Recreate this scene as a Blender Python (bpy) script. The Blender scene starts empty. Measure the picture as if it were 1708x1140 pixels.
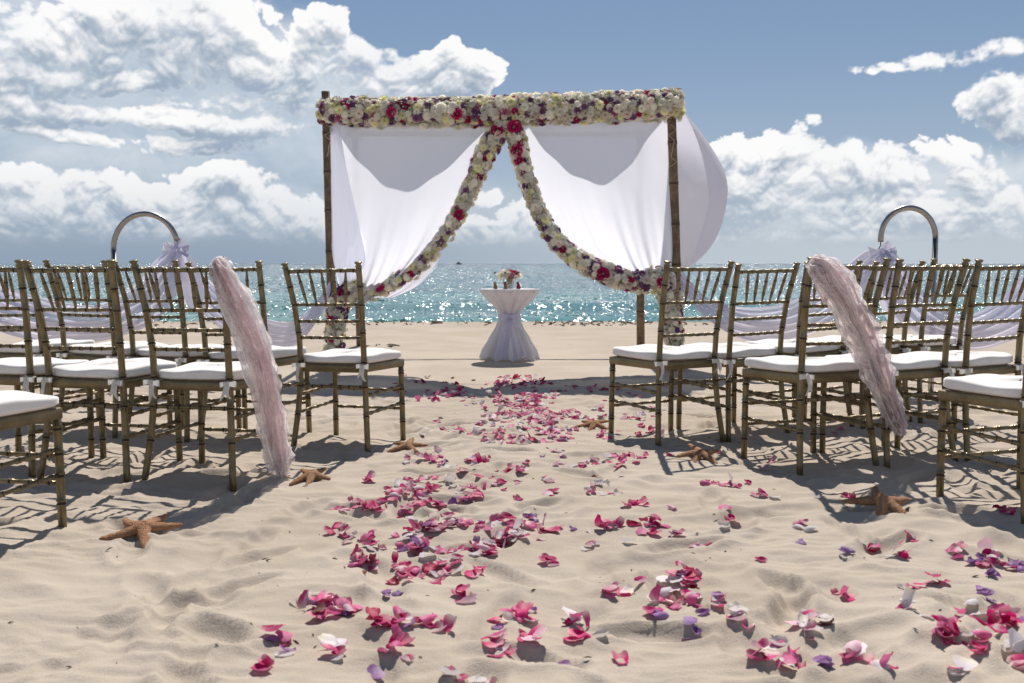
import bpy, math, random
import numpy as np
from mathutils import Vector, Matrix, Euler
R = math.radians
S = bpy.context.scene
COL = S.collection
rnd = random.Random(7)

# ------------------------------------------------------------------ camera
F = 1700.0; CX, CY = 854.0, 570.0; PITCH = math.atan(130 / F); H = 0.93
cam_d = bpy.data.cameras.new('camera'); cam = bpy.data.objects.new('camera', cam_d); COL.objects.link(cam)
cam.location = (0, 0, H); cam.rotation_euler = (math.pi / 2 - PITCH, 0, 0)
cam_d.sensor_width = 36; cam_d.lens = 36 * F / 1708; cam_d.clip_start = 0.05; cam_d.clip_end = 30000
cam_d.dof.use_dof = True; cam_d.dof.focus_distance = 5.6; cam_d.dof.aperture_fstop = 6.3
S.camera = cam

# ------------------------------------------------------------------ light
SUN_EL, SUN_AZ = 54.0, 7.0
sun_dir = Vector((math.sin(R(SUN_AZ)) * math.cos(R(SUN_EL)), math.cos(R(SUN_AZ)) * math.cos(R(SUN_EL)), math.sin(R(SUN_EL))))
sl = bpy.data.lights.new('sun', 'SUN'); sl.energy = 4.9; sl.angle = R(0.5); sl.color = (1.0, 0.945, 0.87)
so = bpy.data.objects.new('sun', sl); COL.objects.link(so); so.rotation_euler = (-sun_dir).to_track_quat('-Z', 'Y').to_euler()
so.location = (3, 10, 20)
S.view_settings.view_transform = 'Standard'; S.view_settings.look = 'None'
S.view_settings.exposure = 0.10; S.view_settings.gamma = 1.0; S.view_settings.use_curve_mapping = False
S.cycles.use_denoising = True
S.cycles.max_bounces = 8; S.cycles.transparent_max_bounces = 16
S.cycles.sample_clamp_indirect = 6.0


def ray(px, py):
    fw = Vector((0, math.cos(PITCH), -math.sin(PITCH))); up = Vector((0, math.sin(PITCH), math.cos(PITCH)))
    return fw + Vector((1, 0, 0)) * ((px - CX) / F) + up * ((CY - py) / F)


def at(px, py, Y):
    r = ray(px, py); t = Y / r.y
    return Vector((r.x * t, Y, H + r.z * t))


def ground(px, py, z=0.0):
    r = ray(px, py); t = (z - H) / r.z
    return Vector((r.x * t, r.y * t, z))


# ------------------------------------------------------------------ node helper
class NT:
    def __init__(s, tree): s.t = tree; s.N = tree.nodes; s.L = tree.links
    def n(s, typ, ins=None, **kw):
        nd = s.N.new(typ)
        for k, v in kw.items(): setattr(nd, k, v)
        for k, v in (ins or {}).items(): s.put(nd.inputs[k], v)
        return nd
    def put(s, sock, v):
        if isinstance(v, bpy.types.NodeSocket): s.L.new(v, sock)
        elif isinstance(v, bpy.types.Node): s.L.new(v.outputs[0], sock)
        else:
            try: sock.default_value = v
            except Exception: sock.default_value = tuple(v) + (1,) if len(v) == 3 else v
    def m(s, op, a, b=None, c=None, clamp=False):
        nd = s.N.new('ShaderNodeMath'); nd.operation = op; nd.use_clamp = clamp
        s.put(nd.inputs[0], a)
        if b is not None: s.put(nd.inputs[1], b)
        if c is not None: s.put(nd.inputs[2], c)
        return nd.outputs[0]
    def v(s, op, a, b=None, out=0):
        nd = s.N.new('ShaderNodeVectorMath'); nd.operation = op
        s.put(nd.inputs[0], a)
        if b is not None: s.put(nd.inputs[1], b)
        return nd.outputs[out]
    def mix(s, f, a, b, blend='MIX'):
        nd = s.N.new('ShaderNodeMix'); nd.data_type = 'RGBA'; nd.blend_type = blend
        s.put(nd.inputs[0], f); s.put(nd.inputs[6], a if not isinstance(a, tuple) else tuple(a) + (1,))
        s.put(nd.inputs[7], b if not isinstance(b, tuple) else tuple(b) + (1,))
        return nd.outputs[2]
    def ss(s, x, lo, hi, a=0.0, b=1.0):
        nd = s.N.new('ShaderNodeMapRange'); nd.interpolation_type = 'SMOOTHSTEP'
        s.put(nd.inputs[0], x)
        for i, v in enumerate((lo, hi, a, b)): nd.inputs[i + 1].default_value = v
        return nd.outputs[0]
    def noise(s, vec, scale, detail=4, rough=.55, dist=0.0, out=0):
        nd = s.N.new('ShaderNodeTexNoise')
        s.put(nd.inputs['Vector'], vec); nd.inputs['Scale'].default_value = scale
        nd.inputs['Detail'].default_value = detail; nd.inputs['Roughness'].default_value = rough
        nd.inputs['Distortion'].default_value = dist
        return nd.outputs[out]


# ------------------------------------------------------------------ sky
W = bpy.data.worlds.new('World'); S.world = W; W.use_nodes = True
W.node_tree.nodes.clear(); w = NT(W.node_tree)
sky = w.n('ShaderNodeTexSky', sky_type='NISHITA', sun_disc=False, sun_elevation=R(SUN_EL), sun_rotation=R(SUN_AZ),
          altitude=0, air_density=1.0, dust_density=0.6, ozone_density=1.6)
skyc = w.v('MULTIPLY', sky.outputs[0], (0.07, 0.066, 0.062))
geo = w.n('ShaderNodeTexCoord')
D = w.v('NORMALIZE', geo.outputs['Generated'])
sx = w.n('ShaderNodeSeparateXYZ', {0: D})
el = w.m('ARCSINE', sx.outputs[2])
side = w.ss(sx.outputs[0], -.3, .3)
blue = w.mix(w.ss(el, .0, .26), (.36, .46, .60), (.175, .285, .475))
blue = w.mix(w.ss(el, .24, 1.0), blue, (.045, .085, .17))
skyt = w.mix(.72, skyc, blue)
hcol = w.mix(side, (.25, .33, .43), (.50, .56, .62))
base = w.mix(w.m('MULTIPLY', w.ss(el, .0, .085, 1.0, 0.0), .85), skyt, hcol)
bg = w.n('ShaderNodeBackground', {0: base, 1: 1.0})
wo = w.n('ShaderNodeOutputWorld', {0: bg})

# ------------------------------------------------------------------ numpy noise + sand height
_rs = np.random.RandomState(11); _perm = _rs.permutation(256); _perm = np.concatenate([_perm, _perm])
_ga = _rs.rand(256) * 2 * np.pi; _gx, _gy = np.cos(_ga), np.sin(_ga)
def perlin(x, y):
    x = np.asarray(x, float); y = np.asarray(y, float)
    xi = np.floor(x).astype(int); yi = np.floor(y).astype(int); xf = x - xi; yf = y - yi
    u = xf ** 3 * (xf * (xf * 6 - 15) + 10); v = yf ** 3 * (yf * (yf * 6 - 15) + 10)
    def gr(a, b, fx, fy):
        h = _perm[(_perm[a & 255] + b) & 255]; return _gx[h] * fx + _gy[h] * fy
    n00 = gr(xi, yi, xf, yf); n10 = gr(xi + 1, yi, xf - 1, yf); n01 = gr(xi, yi + 1, xf, yf - 1); n11 = gr(xi + 1, yi + 1, xf - 1, yf - 1)
    return (n00 * (1 - u) + n10 * u) * (1 - v) + (n01 * (1 - u) + n11 * u) * v
def fbm(x, y, o=4, g=.5):
    a = 1.0; s = 0
    for i in range(o):
        s = s + a * perlin(x * 2 ** i + 17.3 * i, y * 2 ** i + 5.1 * i); a *= g
    return s
def sstep(x, a, b):
    t = np.clip((x - a) / (b - a), 0, 1); return t * t * (3 - 2 * t)

_fp = []
_r2 = random.Random(5)
for i in range(430):
    Y = 1.6 + 6.6 * _r2.random() ** 1.15
    X = _r2.uniform(-.62 * Y - .6, .62 * Y + .6)
    _fp.append((X, Y, _r2.gauss(1.4, .8), _r2.uniform(.10, .17), _r2.uniform(.035, .06), _r2.uniform(.007, .024)))
SHORE = 15.9
def sand_h(x, y):
    x = np.asarray(x, float); y = np.asarray(y, float)
    near = 1 - sstep(y, 6.6, 8.6) * .86
    h = fbm(x * .55, y * .55, 2) * .035 * (0.35 + .65 * near)
    wx = x + .15 * perlin(x * 1.7, y * 1.7 + 9); wy = y + .15 * perlin(x * 1.7 + 31, y * 1.7)
    d = fbm(wx * 1.9, wy * 3.1, 3, .5)
    h = h + (.5 - np.abs(d)) * .034 * near
    rg = perlin(wx * 3.2 + wy * .8, wy * 7.5)
    h = h + (1 - np.abs(rg) * 2) * .008 * near
    h = h + fbm(wx * 7, wy * 13, 3, .55) * .0042 * (near * .8 + .2)
    rp = np.sin((y * 1.0 + .25 * x + .12 * fbm(x * 2, y * 2, 2)) * 2 * np.pi / .045)
    h = h + rp * .0020 * np.clip(perlin(x * 1.1 + 3, y * 1.1) * 4, 0, 1) * near
    if x.size < 5000:
        pass
    for (fx, fy, a, L, w_, dp) in _fp:
        m = (np.abs(x - fx) < .42) & (np.abs(y - fy) < .42)
        if not m.any(): continue
        ca, sa = math.cos(a), math.sin(a)
        if x.ndim == 0:
            mm = ...
        dx = (x[m] - fx) if x.ndim else (x - fx); dy = (y[m] - fy) if x.ndim else (y - fy)
        u = dx * ca + dy * sa; v = -dx * sa + dy * ca
        q = (u / L) ** 2 + (v / w_) ** 2
        t = -dp * np.exp(-q ** 2.2) + dp * .45 * np.exp(-((np.sqrt(q) - 1.32) / .26) ** 2)
        if x.ndim: h[m] += t
        else: h = h + t
    # berm and the slope under the sea
    sh = SHORE + .25 * perlin(x * .35, x * 0 + 3.3)
    h = h - sstep(y, sh, sh + .25) * .09 - np.clip(y - sh, 0, 40) * .13
    h = h + sstep(y, sh - 1.6, sh - .25) * (1 - sstep(y, sh - .1, sh + .1)) * .035
    far = sstep(np.abs(x), 14, 40) + sstep(-y, 2, 10)
    return h
def hz_at(x, y): return float(sand_h(np.array([x]), np.array([y]))[0])

# ------------------------------------------------------------------ mesh helpers
class MB:
    def __init__(s): s.v = []; s.f = []; s.mi = []; s.uv = []
    def add(s, verts, faces, mi=0):
        o = len(s.v); s.v += [tuple(p) for p in verts]
        for fc in faces:
            s.f.append(tuple(i + o for i in fc)); s.mi.append(mi)
    def tube(s, pts, rad, n=8, mi=0, caps=True, mis=None, flat=1.0):
        pts = [Vector(p) for p in pts]; k = len(pts)
        if not isinstance(rad, (list, tuple)): rad = [rad] * k
        o = len(s.v); prev = None
        for i, p in enumerate(pts):
            t = (pts[min(i + 1, k - 1)] - pts[max(i - 1, 0)])
            t = t.normalized() if t.length > 1e-9 else Vector((0, 0, 1))
            if prev is None:
                a = Vector((1, 0, 0)) if abs(t.x) < .8 else Vector((0, 1, 0))
                n1_ = (a - t * a.dot(t)).normalized()
            else:
                n1_ = (prev - t * prev.dot(t)).normalized()
            prev = n1_; n2_ = t.cross(n1_)
            for j in range(n):
                a = 2 * math.pi * j / n
                s.v.append(tuple(p + (n1_ * math.cos(a) + n2_ * math.sin(a) * flat) * rad[i]))
        for i in range(k - 1):
            for j in range(n):
                a = o + i * n + j; b = o + i * n + (j + 1) % n
                s.f.append((a, b, b + n, a + n)); s.mi.append(mis[i] if mis else mi)
        if caps:
            s.f.append(tuple(o + j for j in range(n))[::-1]); s.mi.append(mi)
            s.f.append(tuple(o + (k - 1) * n + j for j in range(n))); s.mi.append(mi)
    def grid(s, fn, nu, nv, mi=0, closeu=False):
        o = len(s.v)
        for j in range(nv + 1):
            for i in range(nu + (0 if closeu else 1)):
                s.v.append(tuple(fn(i / nu, j / nv)))
        W_ = nu + (0 if closeu else 1)
        for j in range(nv):
            for i in range(nu):
                a = o + j * W_ + i; b = o + j * W_ + (i + 1) % W_
                s.f.append((a, b, b + W_, a + W_)); s.mi.append(mi)
    def mesh(s, name, mats, smooth=True):
        me = bpy.data.meshes.new(name); me.from_pydata(s.v, [], s.f); me.update()
        for m_ in (mats if isinstance(mats, (list, tuple)) else [mats]): me.materials.append(m_)
        me.polygons.foreach_set('material_index', s.mi)
        if smooth: me.polygons.foreach_set('use_smooth', [True] * len(s.f))
        return me
    def obj(s, name, mats, parent=None, smooth=True):
        return mkobj(name, s.mesh(name, mats, smooth), parent)

def fl_uv(me_, vs):
    uvl = me_.uv_layers.new(name='UVMap'); li = np.zeros(len(me_.loops), np.int32); me_.loops.foreach_get('vertex_index', li)
    arr = np.array(vs, float)[li]; uvl.data.foreach_set('uv', arr.ravel())
def mkobj(name, me, parent=None, loc=None, rot=None, sc=None):
    o = bpy.data.objects.new(name, me); COL.objects.link(o)
    if parent is not None: o.parent = parent
    if loc is not None: o.location = loc
    if rot is not None: o.rotation_euler = rot
    if sc is not None: o.scale = (sc, sc, sc) if not isinstance(sc, tuple) else sc
    return o
def tag(o, label=None, cat=None, group=None, kind=None):
    if label: o['label'] = label
    if cat: o['category'] = cat
    if group: o['group'] = group
    if kind: o['kind'] = kind
    return o
def empty(name, loc, rz=0, **k):
    o = bpy.data.objects.new(name, None); COL.objects.link(o); o.location = loc; o.rotation_euler = (0, 0, rz)
    o.empty_display_size = .1
    return tag(o, **k)

# ------------------------------------------------------------------ materials
def mat(name):
    m = bpy.data.materials.new(name); m.use_nodes = True; m.node_tree.nodes.clear()
    t = NT(m.node_tree); out = t.n('ShaderNodeOutputMaterial')
    return m, t, out
def prin(name, col, rough=.6, metal=0.0, spec=.4, nscale=0, namp=.0, bump=0, bscale=60, coord='Object', sheen=0):
    m, t, out = mat(name); c = t.n('ShaderNodeTexCoord').outputs[coord]
    colr = tuple(col) + (1,)
    if nscale:
        k = t.noise(c, nscale, 5, .6); f = t.ss(k, .3, .7, 1 - namp, 1 + namp)
        colr = t.v('MULTIPLY', colr[:3], t.n('ShaderNodeCombineXYZ', {0: f, 1: f, 2: f}).outputs[0])
    p = t.n('ShaderNodeBsdfPrincipled', {'Base Color': colr, 'Roughness': rough, 'Metallic': metal, 'Specular IOR Level': spec})
    if sheen: p.inputs['Sheen Weight'].default_value = sheen
    if bump:
        b = t.n('ShaderNodeBump', {'Height': t.noise(c, bscale, 4, .6), 'Strength': bump, 'Distance': .002})
        t.L.new(b.outputs[0], p.inputs['Normal'])
    t.L.new(p.outputs[0], out.inputs[0]); return m
def cloth(name, col, trans=.5, clear=.0, tcol=None, bump=.3, bscale=400, crinkle=0):
    m, t, out = mat(name); c = t.n('ShaderNodeTexCoord').outputs['Object']
    h = t.noise(c, bscale, 2, .5)
    if crinkle:
        h = t.m('ADD', t.m('MULTIPLY', h, .3), t.m('MULTIPLY', t.noise(c, crinkle, 5, .65, 1.5), 4.0))
    b = t.n('ShaderNodeBump', {'Height': h, 'Strength': bump, 'Distance': .002})
    d = t.n('ShaderNodeBsdfDiffuse', {0: tuple(col) + (1,), 'Normal': b.outputs[0]})
    tr = t.n('ShaderNodeBsdfTranslucent', {0: tuple(tcol or col) + (1,), 'Normal': b.outputs[0]})
    mx = t.n('ShaderNodeMixShader', {0: trans, 1: d.outputs[0], 2: tr.outputs[0]})
    last = mx.outputs[0]
    if clear:
        lw = t.n('ShaderNodeLayerWeight', {'Blend': .35})
        f = t.m('MULTIPLY', t.m('SUBTRACT', 1.0, lw.outputs['Facing']), clear, clamp=True)
        tp = t.n('ShaderNodeBsdfTransparent')
        last = t.n('ShaderNodeMixShader', {0: f, 1: last, 2: tp.outputs[0]}).outputs[0]
    t.L.new(last, out.inputs[0]); return m

M = {}

# ------------------------------------------------------------------ clouds: a sky backdrop all round, far behind the sea
def azel(px, py):
    r = ray(px, py).normalized(); return math.atan2(r.x, r.y), math.asin(r.z)
# px centre, px radii, strength, tilt; three banks, back to front: hazy grey mass, low banks, sunlit crests
CL_BACK = [(80, 120, 260, 150, 1.0, 0), (330, 150, 240, 130, 1.0, 0), (520, 210, 160, 90, .9, 0), (620, 190, 120, 60, .7, 0), (200, 250, 300, 70, .7, 0), (130, 340, 240, 60, .8, 0), (400, 350, 220, 50, .8, 0),
           (860, 360, 200, 50, .55, 0), (1300, 330, 200, 70, .9, 0), (1550, 330, 260, 70, .9, 0)]
CL_LOW = [(20, 330, 95, 50, 1.1, 0), (120, 350, 90, 40, 1.0, 0), (165, 310, 60, 26, .9, 0), (235, 345, 80, 40, 1.1, 0), (300, 335, 60, 40, 1.1, 0), (375, 325, 80, 45, 1.2, 0), (430, 350, 70, 40, 1.1, 0), (500, 365, 60, 34, 1.1, 0),
          (150, 382, 260, 20, .8, 0), (400, 388, 180, 18, .8, 0), (805, 330, 44, 15, 1.0, 0), (770, 372, 60, 14, .7, 0), (890, 365, 60, 30, .9, 0), (830, 392, 140, 14, .7, 0),
          (1215, 245, 40, 28, 1.1, 0), (1285, 268, 76, 52, 1.15, 0), (1332, 215, 30, 16, .8, 0), (1250, 335, 100, 60, 1.1, 0), (1385, 300, 80, 45, 1.1, 0), (1400, 355, 110, 45, 1.1, 0),
          (1500, 285, 52, 40, 1.1, 0), (1520, 355, 110, 46, 1.1, 0), (1640, 350, 110, 50, 1.1, 0), (1632, 278, 52, 44, 1.05, 0),
          (1590, 238, 55, 26, .8, 0), (1440, 395, 320, 14, .8, 0)]
CL_TOP = [(60, 85, 110, 45, 1.0, .3), (120, 60, 120, 60, 1.0, 0), (220, 40, 140, 45, 1.0, 0), (350, 50, 90, 52, 1.1, 0), (320, 20, 80, 30, .9, 0), (40, 125, 90, 34, 1.0, 0), (35, 180, 75, 24, .9, 0), (205, 130, 75, 17, 1.0, .25),
          (350, 95, 75, 40, .9, 0), (300, 110, 46, 24, .8, -.4), (440, 115, 90, 50, 1.1, 0), (520, 105, 80, 46, 1.1, 0), (600, 120, 70, 46, 1.1, 0), (640, 135, 52, 40, 1.1, 0), (430, 170, 110, 40, .8, 0), (550, 165, 90, 30, .7, 0),
          (550, 42, 42, 32, 1.1, 0), (755, 130, 68, 52, 1.3, 0), (720, 160, 70, 26, 1.0, 0), (180, 192, 90, 15, 1.0, -.12), (300, 198, 120, 22, 1.1, 0), (400, 215, 110, 24, 1.0, 0), (330, 248, 110, 18, .8, 0), (115, 228, 90, 13, 1.2, -.17),
          (1550, 103, 90, 13, .85, .06), (1630, 90, 95, 18, 1.0, .16), (1680, 162, 66, 40, 1.15, 0), (1700, 207, 44, 19, .9, 0)]
def cloud_field():
    A = np.concatenate([np.linspace(-3.1416, -.62, 150, endpoint=False), np.linspace(-.62, .62, 1250, endpoint=False), np.linspace(.62, 3.1416, 151)])
    E = np.concatenate([np.linspace(-.004, .30, 320, endpoint=False), np.linspace(.30, .78, 50)])
    a, e = np.meshgrid(A, E); a = a.ravel(); e = e.ravel()
    def noise(a, e, sc, oct_, g, billow, sd):
        s_ = 0; am = 1.0
        for k in range(oct_):
            n_ = perlin(a * sc * 2 ** k + sd + 13.7 * k, e * sc * 1.25 * 2 ** k + 7.1 * k + sd)
            s_ = s_ + am * (np.abs(n_) * 2 - .38 if billow else n_); am *= g
        return s_
    wa = .018 * noise(a, e, 9, 2, .5, False, 3.1) + .0022 * noise(a, e, 50, 3, .5, False, 9.1)
    we = .014 * noise(a, e, 9, 2, .5, False, 51.7) + .0022 * noise(a, e, 50, 3, .5, False, 29.3)
    big = noise(a, e * 1.6, 2.2, 3, .5, False, 77.0); bz = noise(a, e, 13, 3, .55, False, 61.0)
    outm = np.maximum(sstep(np.abs(a), .50, .66), sstep(e, .27, .36)); lowc = sstep(e, .16, .02)
    def layer(CLs, sd, na, nb, sc, general):
        def dens(da, de):
            x, y = a + wa + da, e + we + de
            m_ = np.full_like(a, -.8)
            for (cx, cy, rx, ry, am, tl) in CLs:
                ca, ce = azel(cx, cy); ax, ey = rx / F * 1.18, ry / F * 1.18
                dx, dy = x - ca, y - ce
                if tl: dx, dy = dx * math.cos(tl) + dy * math.sin(tl), -dx * math.sin(tl) + dy * math.cos(tl)
                q = (1 - (dx / ax) ** 2 - (dy / ey) ** 2) * am
                m_ = np.maximum(m_, np.clip(q, -.8, 1))
            m_ = m_ * (1 - outm) + outm * (np.clip(big * 2.6 + general + .35 * lowc, -.6, .9)) - outm * sstep(e, .42, .62) * 1.2
            return m_ - .14 + na * noise(x, y, 8, 3, .5, False, sd) + nb * noise(x, y, sc, 5, .56, True, sd + 11)
        d0 = dens(0, 0); dA = dens(.001, .0045); dB = dens(.004, .014); dC = dens(.008, .032)
        tau = np.clip(dB, 0, .9) * 1.0 + np.clip(dC, 0, .9) * 1.4 + np.clip(dA, 0, .8) * .5
        L = np.exp(-1.0 * tau) * .80 + .27 + np.clip((d0 - dA) * .75, -.20, .35) + np.clip((d0 - dB) * .40, -.25, .28) + .30 * bz
        L = L + .22 * np.exp(-np.clip(d0, 0, 9) * 6)
        return d0, np.clip(L, 0, 1)
    soft = sstep(noise(a, e, 7, 2, .5, False, 90.0), -.15, .45)
    dark = np.array([.315, .39, .49]); light = np.array([.93, .925, .92]); hazy = np.array([.45, .535, .63])
    C = np.zeros((len(a), 3)) + np.array([.42, .53, .65]); AL = np.zeros(len(a))
    def over(c_, al):
        nonlocal C, AL
        na_ = al + AL * (1 - al); C = (c_ * al[:, None] + C * (AL * (1 - al))[:, None]) / np.maximum(na_, 1e-4)[:, None]; AL = na_
    d0, L = layer(CL_BACK, 40.0, .5, .25, 14, -.1)
    over(hazy * (1 - L[:, None] * .55) + light * (L[:, None] * .55), sstep(d0, -.35, .75) * .80)
    fray = noise(a, e, 90, 3, .6, False, 33.0)
    for CLs, sd, sc in ((CL_LOW, 11.0, 26), (CL_TOP, 70.0, 23)):
        d0, L = layer(CLs, sd, .62, .66, sc, -.15)
        fr_ = sstep(a, .30, .42) * sstep(e, .13, .17)
        d0 = d0 + fray * (.12 + .24 * soft + .28 * fr_) + fr_ * .18 * noise(a * .5, e, 60, 3, .6, False, 4.4)
        L = L * L * (3 - 2 * L) * .5 + L * .5
        al = sstep(d0, -.04, .14 + .62 * np.maximum(soft, fr_)) * (.97 - .12 * soft)
        rim = sstep(al, 0, .5)[:, None]
        over((dark + (light - dark) * L[:, None]) * rim + np.array([.60, .67, .74]) * (1 - rim), al)
    hz = (1 - sstep(e, .015, .11))[:, None] * .42; sd_ = sstep(a, -.3, .3)[:, None]
    C = C * (1 - hz) + hz * (np.array([.32, .40, .50]) * (1 - sd_) + np.array([.54, .60, .65]) * sd_)
    AL = AL * sstep(e, .010, .040) * (1 - sstep(e, .62, .76))
    return A, E, C, AL
def clouds():
    A, E, c_, al = cloud_field(); a, e = np.meshgrid(A, E); a = a.ravel(); e = e.ravel(); RD = 19000.0
    co = np.stack([np.sin(a) * np.cos(e), np.cos(a) * np.cos(e), np.sin(e)], 1) * RD
    nx, ny = len(A), len(E); ii = (np.arange(ny - 1)[:, None] * nx + np.arange(nx - 1)[None, :]).ravel()
    fa = np.stack([ii, ii + 1, ii + nx + 1, ii + nx], 1)
    fa = fa[(al[fa].max(1) > .004)].astype(np.int32)
    usd, inv = np.unique(fa, return_inverse=True); fa = inv.reshape(fa.shape).astype(np.int32); co = co[usd]; c_ = c_[usd]; al = al[usd]
    me = bpy.data.meshes.new('sky_clouds'); me.vertices.add(len(co)); me.vertices.foreach_set('co', co.astype(np.float32).ravel())
    me.loops.add(fa.size); me.loops.foreach_set('vertex_index', fa.ravel()); me.polygons.add(len(fa))
    me.polygons.foreach_set('loop_start', np.arange(len(fa), dtype=np.int32) * 4); me.polygons.foreach_set('loop_total', np.full(len(fa), 4, np.int32))
    me.update(calc_edges=True)
    at_ = me.color_attributes.new('cloud', 'FLOAT_COLOR', 'POINT'); at_.data.foreach_set('color', np.concatenate([c_, al[:, None]], 1).astype(np.float32).ravel())
    m, t, out = mat('sky_clouds'); at2 = t.n('ShaderNodeAttribute', attribute_name='cloud')
    em = t.n('ShaderNodeEmission', {0: at2.outputs['Color'], 1: 1.0}); tp = t.n('ShaderNodeBsdfTransparent')
    mx = t.n('ShaderNodeMixShader', {0: at2.outputs['Alpha'], 1: tp.outputs[0], 2: em.outputs[0]}); t.L.new(mx.outputs[0], out.inputs[0])
    m.cycles.emission_sampling = 'NONE'; me.materials.append(m)
    tag(mkobj('sky', me), 'blue sky with heaped white and grey clouds', None, None, 'structure')
clouds()
# sand
m, t, out = mat('sand'); c = t.n('ShaderNodeTexCoord').outputs['Object']
k1 = t.noise(c, 1.3, 4, .6); k2 = t.noise(c, 260, 2, .6); k3 = t.noise(c, 40, 4, .7)
colr = t.mix(t.ss(k1, .35, .65), (.425, .358, .290), (.475, .408, .338))
colr = t.mix(t.ss(k2, .60, .78, 0, .55), colr, (.26, .20, .15))
colr = t.mix(t.ss(k2, .28, .40, .5, 0), colr, (.62, .56, .48))
dk = t.m('MULTIPLY', t.ss(t.noise(c, 23, 3, .8), .70, .76), t.ss(k1, .4, .6))
colr = t.mix(t.m('MULTIPLY', dk, .6), colr, (.12, .09, .07))
sy = t.n('ShaderNodeSeparateXYZ', {0: c}).outputs[1]
wet = t.ss(t.m('ADD', sy, t.m('MULTIPLY', k1, 1.2)), SHORE - .1, SHORE + .9)
colr = t.mix(t.m('MULTIPLY', wet, .75), colr, (.20, .155, .11))
hh = t.m('ADD', t.m('MULTIPLY', k3, .8), t.m('MULTIPLY', k2, .5))
b = t.n('ShaderNodeBump', {'Height': hh, 'Strength': .8, 'Distance': .005})
p = t.n('ShaderNodeBsdfPrincipled', {'Base Color': colr, 'Roughness': .95, 'Specular IOR Level': .12, 'Normal': b.outputs[0]})
t.L.new(p.outputs[0], out.inputs[0]); M['sand'] = m
# sea
m, t, out = mat('sea_water'); c = t.n('ShaderNodeTexCoord').outputs['Object']
sep = t.n('ShaderNodeSeparateXYZ', {0: c}); yy = sep.outputs[1]
def slope(sc, vx, k, det=2.0):
    nn = t.n('ShaderNodeTexNoise', {'Vector': t.v('MULTIPLY', c, (vx, 1, 1)), 'Scale': sc, 'Detail': det, 'Roughness': .6})
    return t.v('MULTIPLY', t.v('SUBTRACT', nn.outputs[1], (.5, .5, .5)), (k, k, 0))
Ng = t.n('ShaderNodeNewGeometry').outputs['Normal']
gust = t.ss(t.noise(t.v('MULTIPLY', c, (.10, .22, 1)), 1.0, 3, .6), .36, .60, .62, 1.3)
ripple = t.v('ADD', slope(1.3, 3.0, 2.9), t.v('ADD', slope(4.5, 2.6, 3.8), slope(.5, .6, .6)))
def wgt(v_, lo, hi, a=0.0, b_=1.0):
    f_ = t.ss(yy, lo, hi, a, b_); return t.v('MULTIPLY', v_, t.n('ShaderNodeCombineXYZ', {0: f_, 1: f_, 2: f_}).outputs[0])
ripple = t.v('ADD', ripple, t.v('ADD', wgt(slope(.33, 3.2, 2.6), 30, 160), wgt(slope(.05, 4.0, 1.6), 200, 1200)))
ripple = t.v('MULTIPLY', ripple, t.n('ShaderNodeCombineXYZ', {0: gust, 1: gust, 2: gust}).outputs[0])
Nw = t.v('NORMALIZE', t.v('ADD', Ng, ripple))
shal = t.ss(yy, 17, 60)
pat = t.noise(t.v('MULTIPLY', c, (.05, .16, 1)), 1.0, 4, .6)
wc = t.mix(shal, (.065, .235, .225), (.03, .14, .165))
wc = t.mix(t.ss(yy, 60, 900), wc, (.022, .085, .13))
wc = t.mix(t.ss(pat, .45, .62, 0, .55), wc, (.018, .075, .11))
p = t.n('ShaderNodeBsdfPrincipled', {'Base Color': wc, 'Roughness': .16, 'Specular IOR Level': .75, 'IOR': 1.33, 'Normal': Nw})
t.L.new(p.outputs[0], out.inputs[0]); M['sea'] = m
# chair paint
m, t, out = mat('bronze_paint'); c = t.n('ShaderNodeTexCoord').outputs['Object']
k = t.noise(c, 9, 5, .65); k4 = t.noise(t.v('MULTIPLY', c, (1, 1, .12)), 160, 3, .6); 
colr = t.mix(t.ss(k, .35, .7), (.155, .122, .064), (.255, .202, .108))
colr = t.mix(t.ss(k4, .5, .72, 0, .45), colr, (.09, .06, .035))
b = t.n('ShaderNodeBump', {'Height': k4, 'Strength': .25, 'Distance': .001})
p = t.n('ShaderNodeBsdfPrincipled', {'Base Color': colr, 'Roughness': t.ss(k, .3, .7, .30, .46), 'Metallic': .55, 'Specular IOR Level': .5, 'Normal': b.outputs[0]})
t.L.new(p.outputs[0], out.inputs[0]); M['bronze'] = m
M['groove'] = prin('dark_groove', (.035, .022, .014), .55, .2)
M['cushion'] = prin('cushion_cloth', (.80, .775, .75), .85, 0, .2, 14, .05, .35, 300, sheen=.2)
M['ribbon'] = cloth('ribbon_satin', (.78, .76, .73), .3, .0)
M['curtain'] = cloth('white_curtain', (.79, .82, .93), .66, .08, (.88, .89, .97), .25, 500)
M['side'] = cloth('side_curtain', (.80, .79, .86), .50, .12, (.80, .79, .90), .25, 500)
M['roofcloth'] = cloth('roof_cloth', (.74, .73, .80), .12, .0)
M['swag'] = cloth('lavender_swag', (.72, .71, .82), .45, .26, (.78, .76, .90), .25, 300)
M['tablecloth'] = cloth('table_linen', (.76, .74, .77), .25, 0, None, .3, 300)
m, t, out = mat('organza'); c = t.n('ShaderNodeTexCoord').outputs['UV']; oc = t.n('ShaderNodeTexCoord').outputs['Object']
su = t.n('ShaderNodeSeparateXYZ', {0: c})
kk = t.noise(t.v('MULTIPLY', c, (7, 2.2, 1)), 1.5, 5, .65, 1.2)
cr = t.noise(oc, 26, 4, .6, 1.2)
vein = t.ss(t.m('ABSOLUTE', t.m('SUBTRACT', kk, .5)), .0, .03, 1, 0)
pk = t.ss(t.m('ABSOLUTE', t.m('SUBTRACT', t.m('ADD', su.outputs[0], t.m('MULTIPLY', t.m('SUBTRACT', kk, .5), .5)), .40)), .05, .36, 1, 0)
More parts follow.
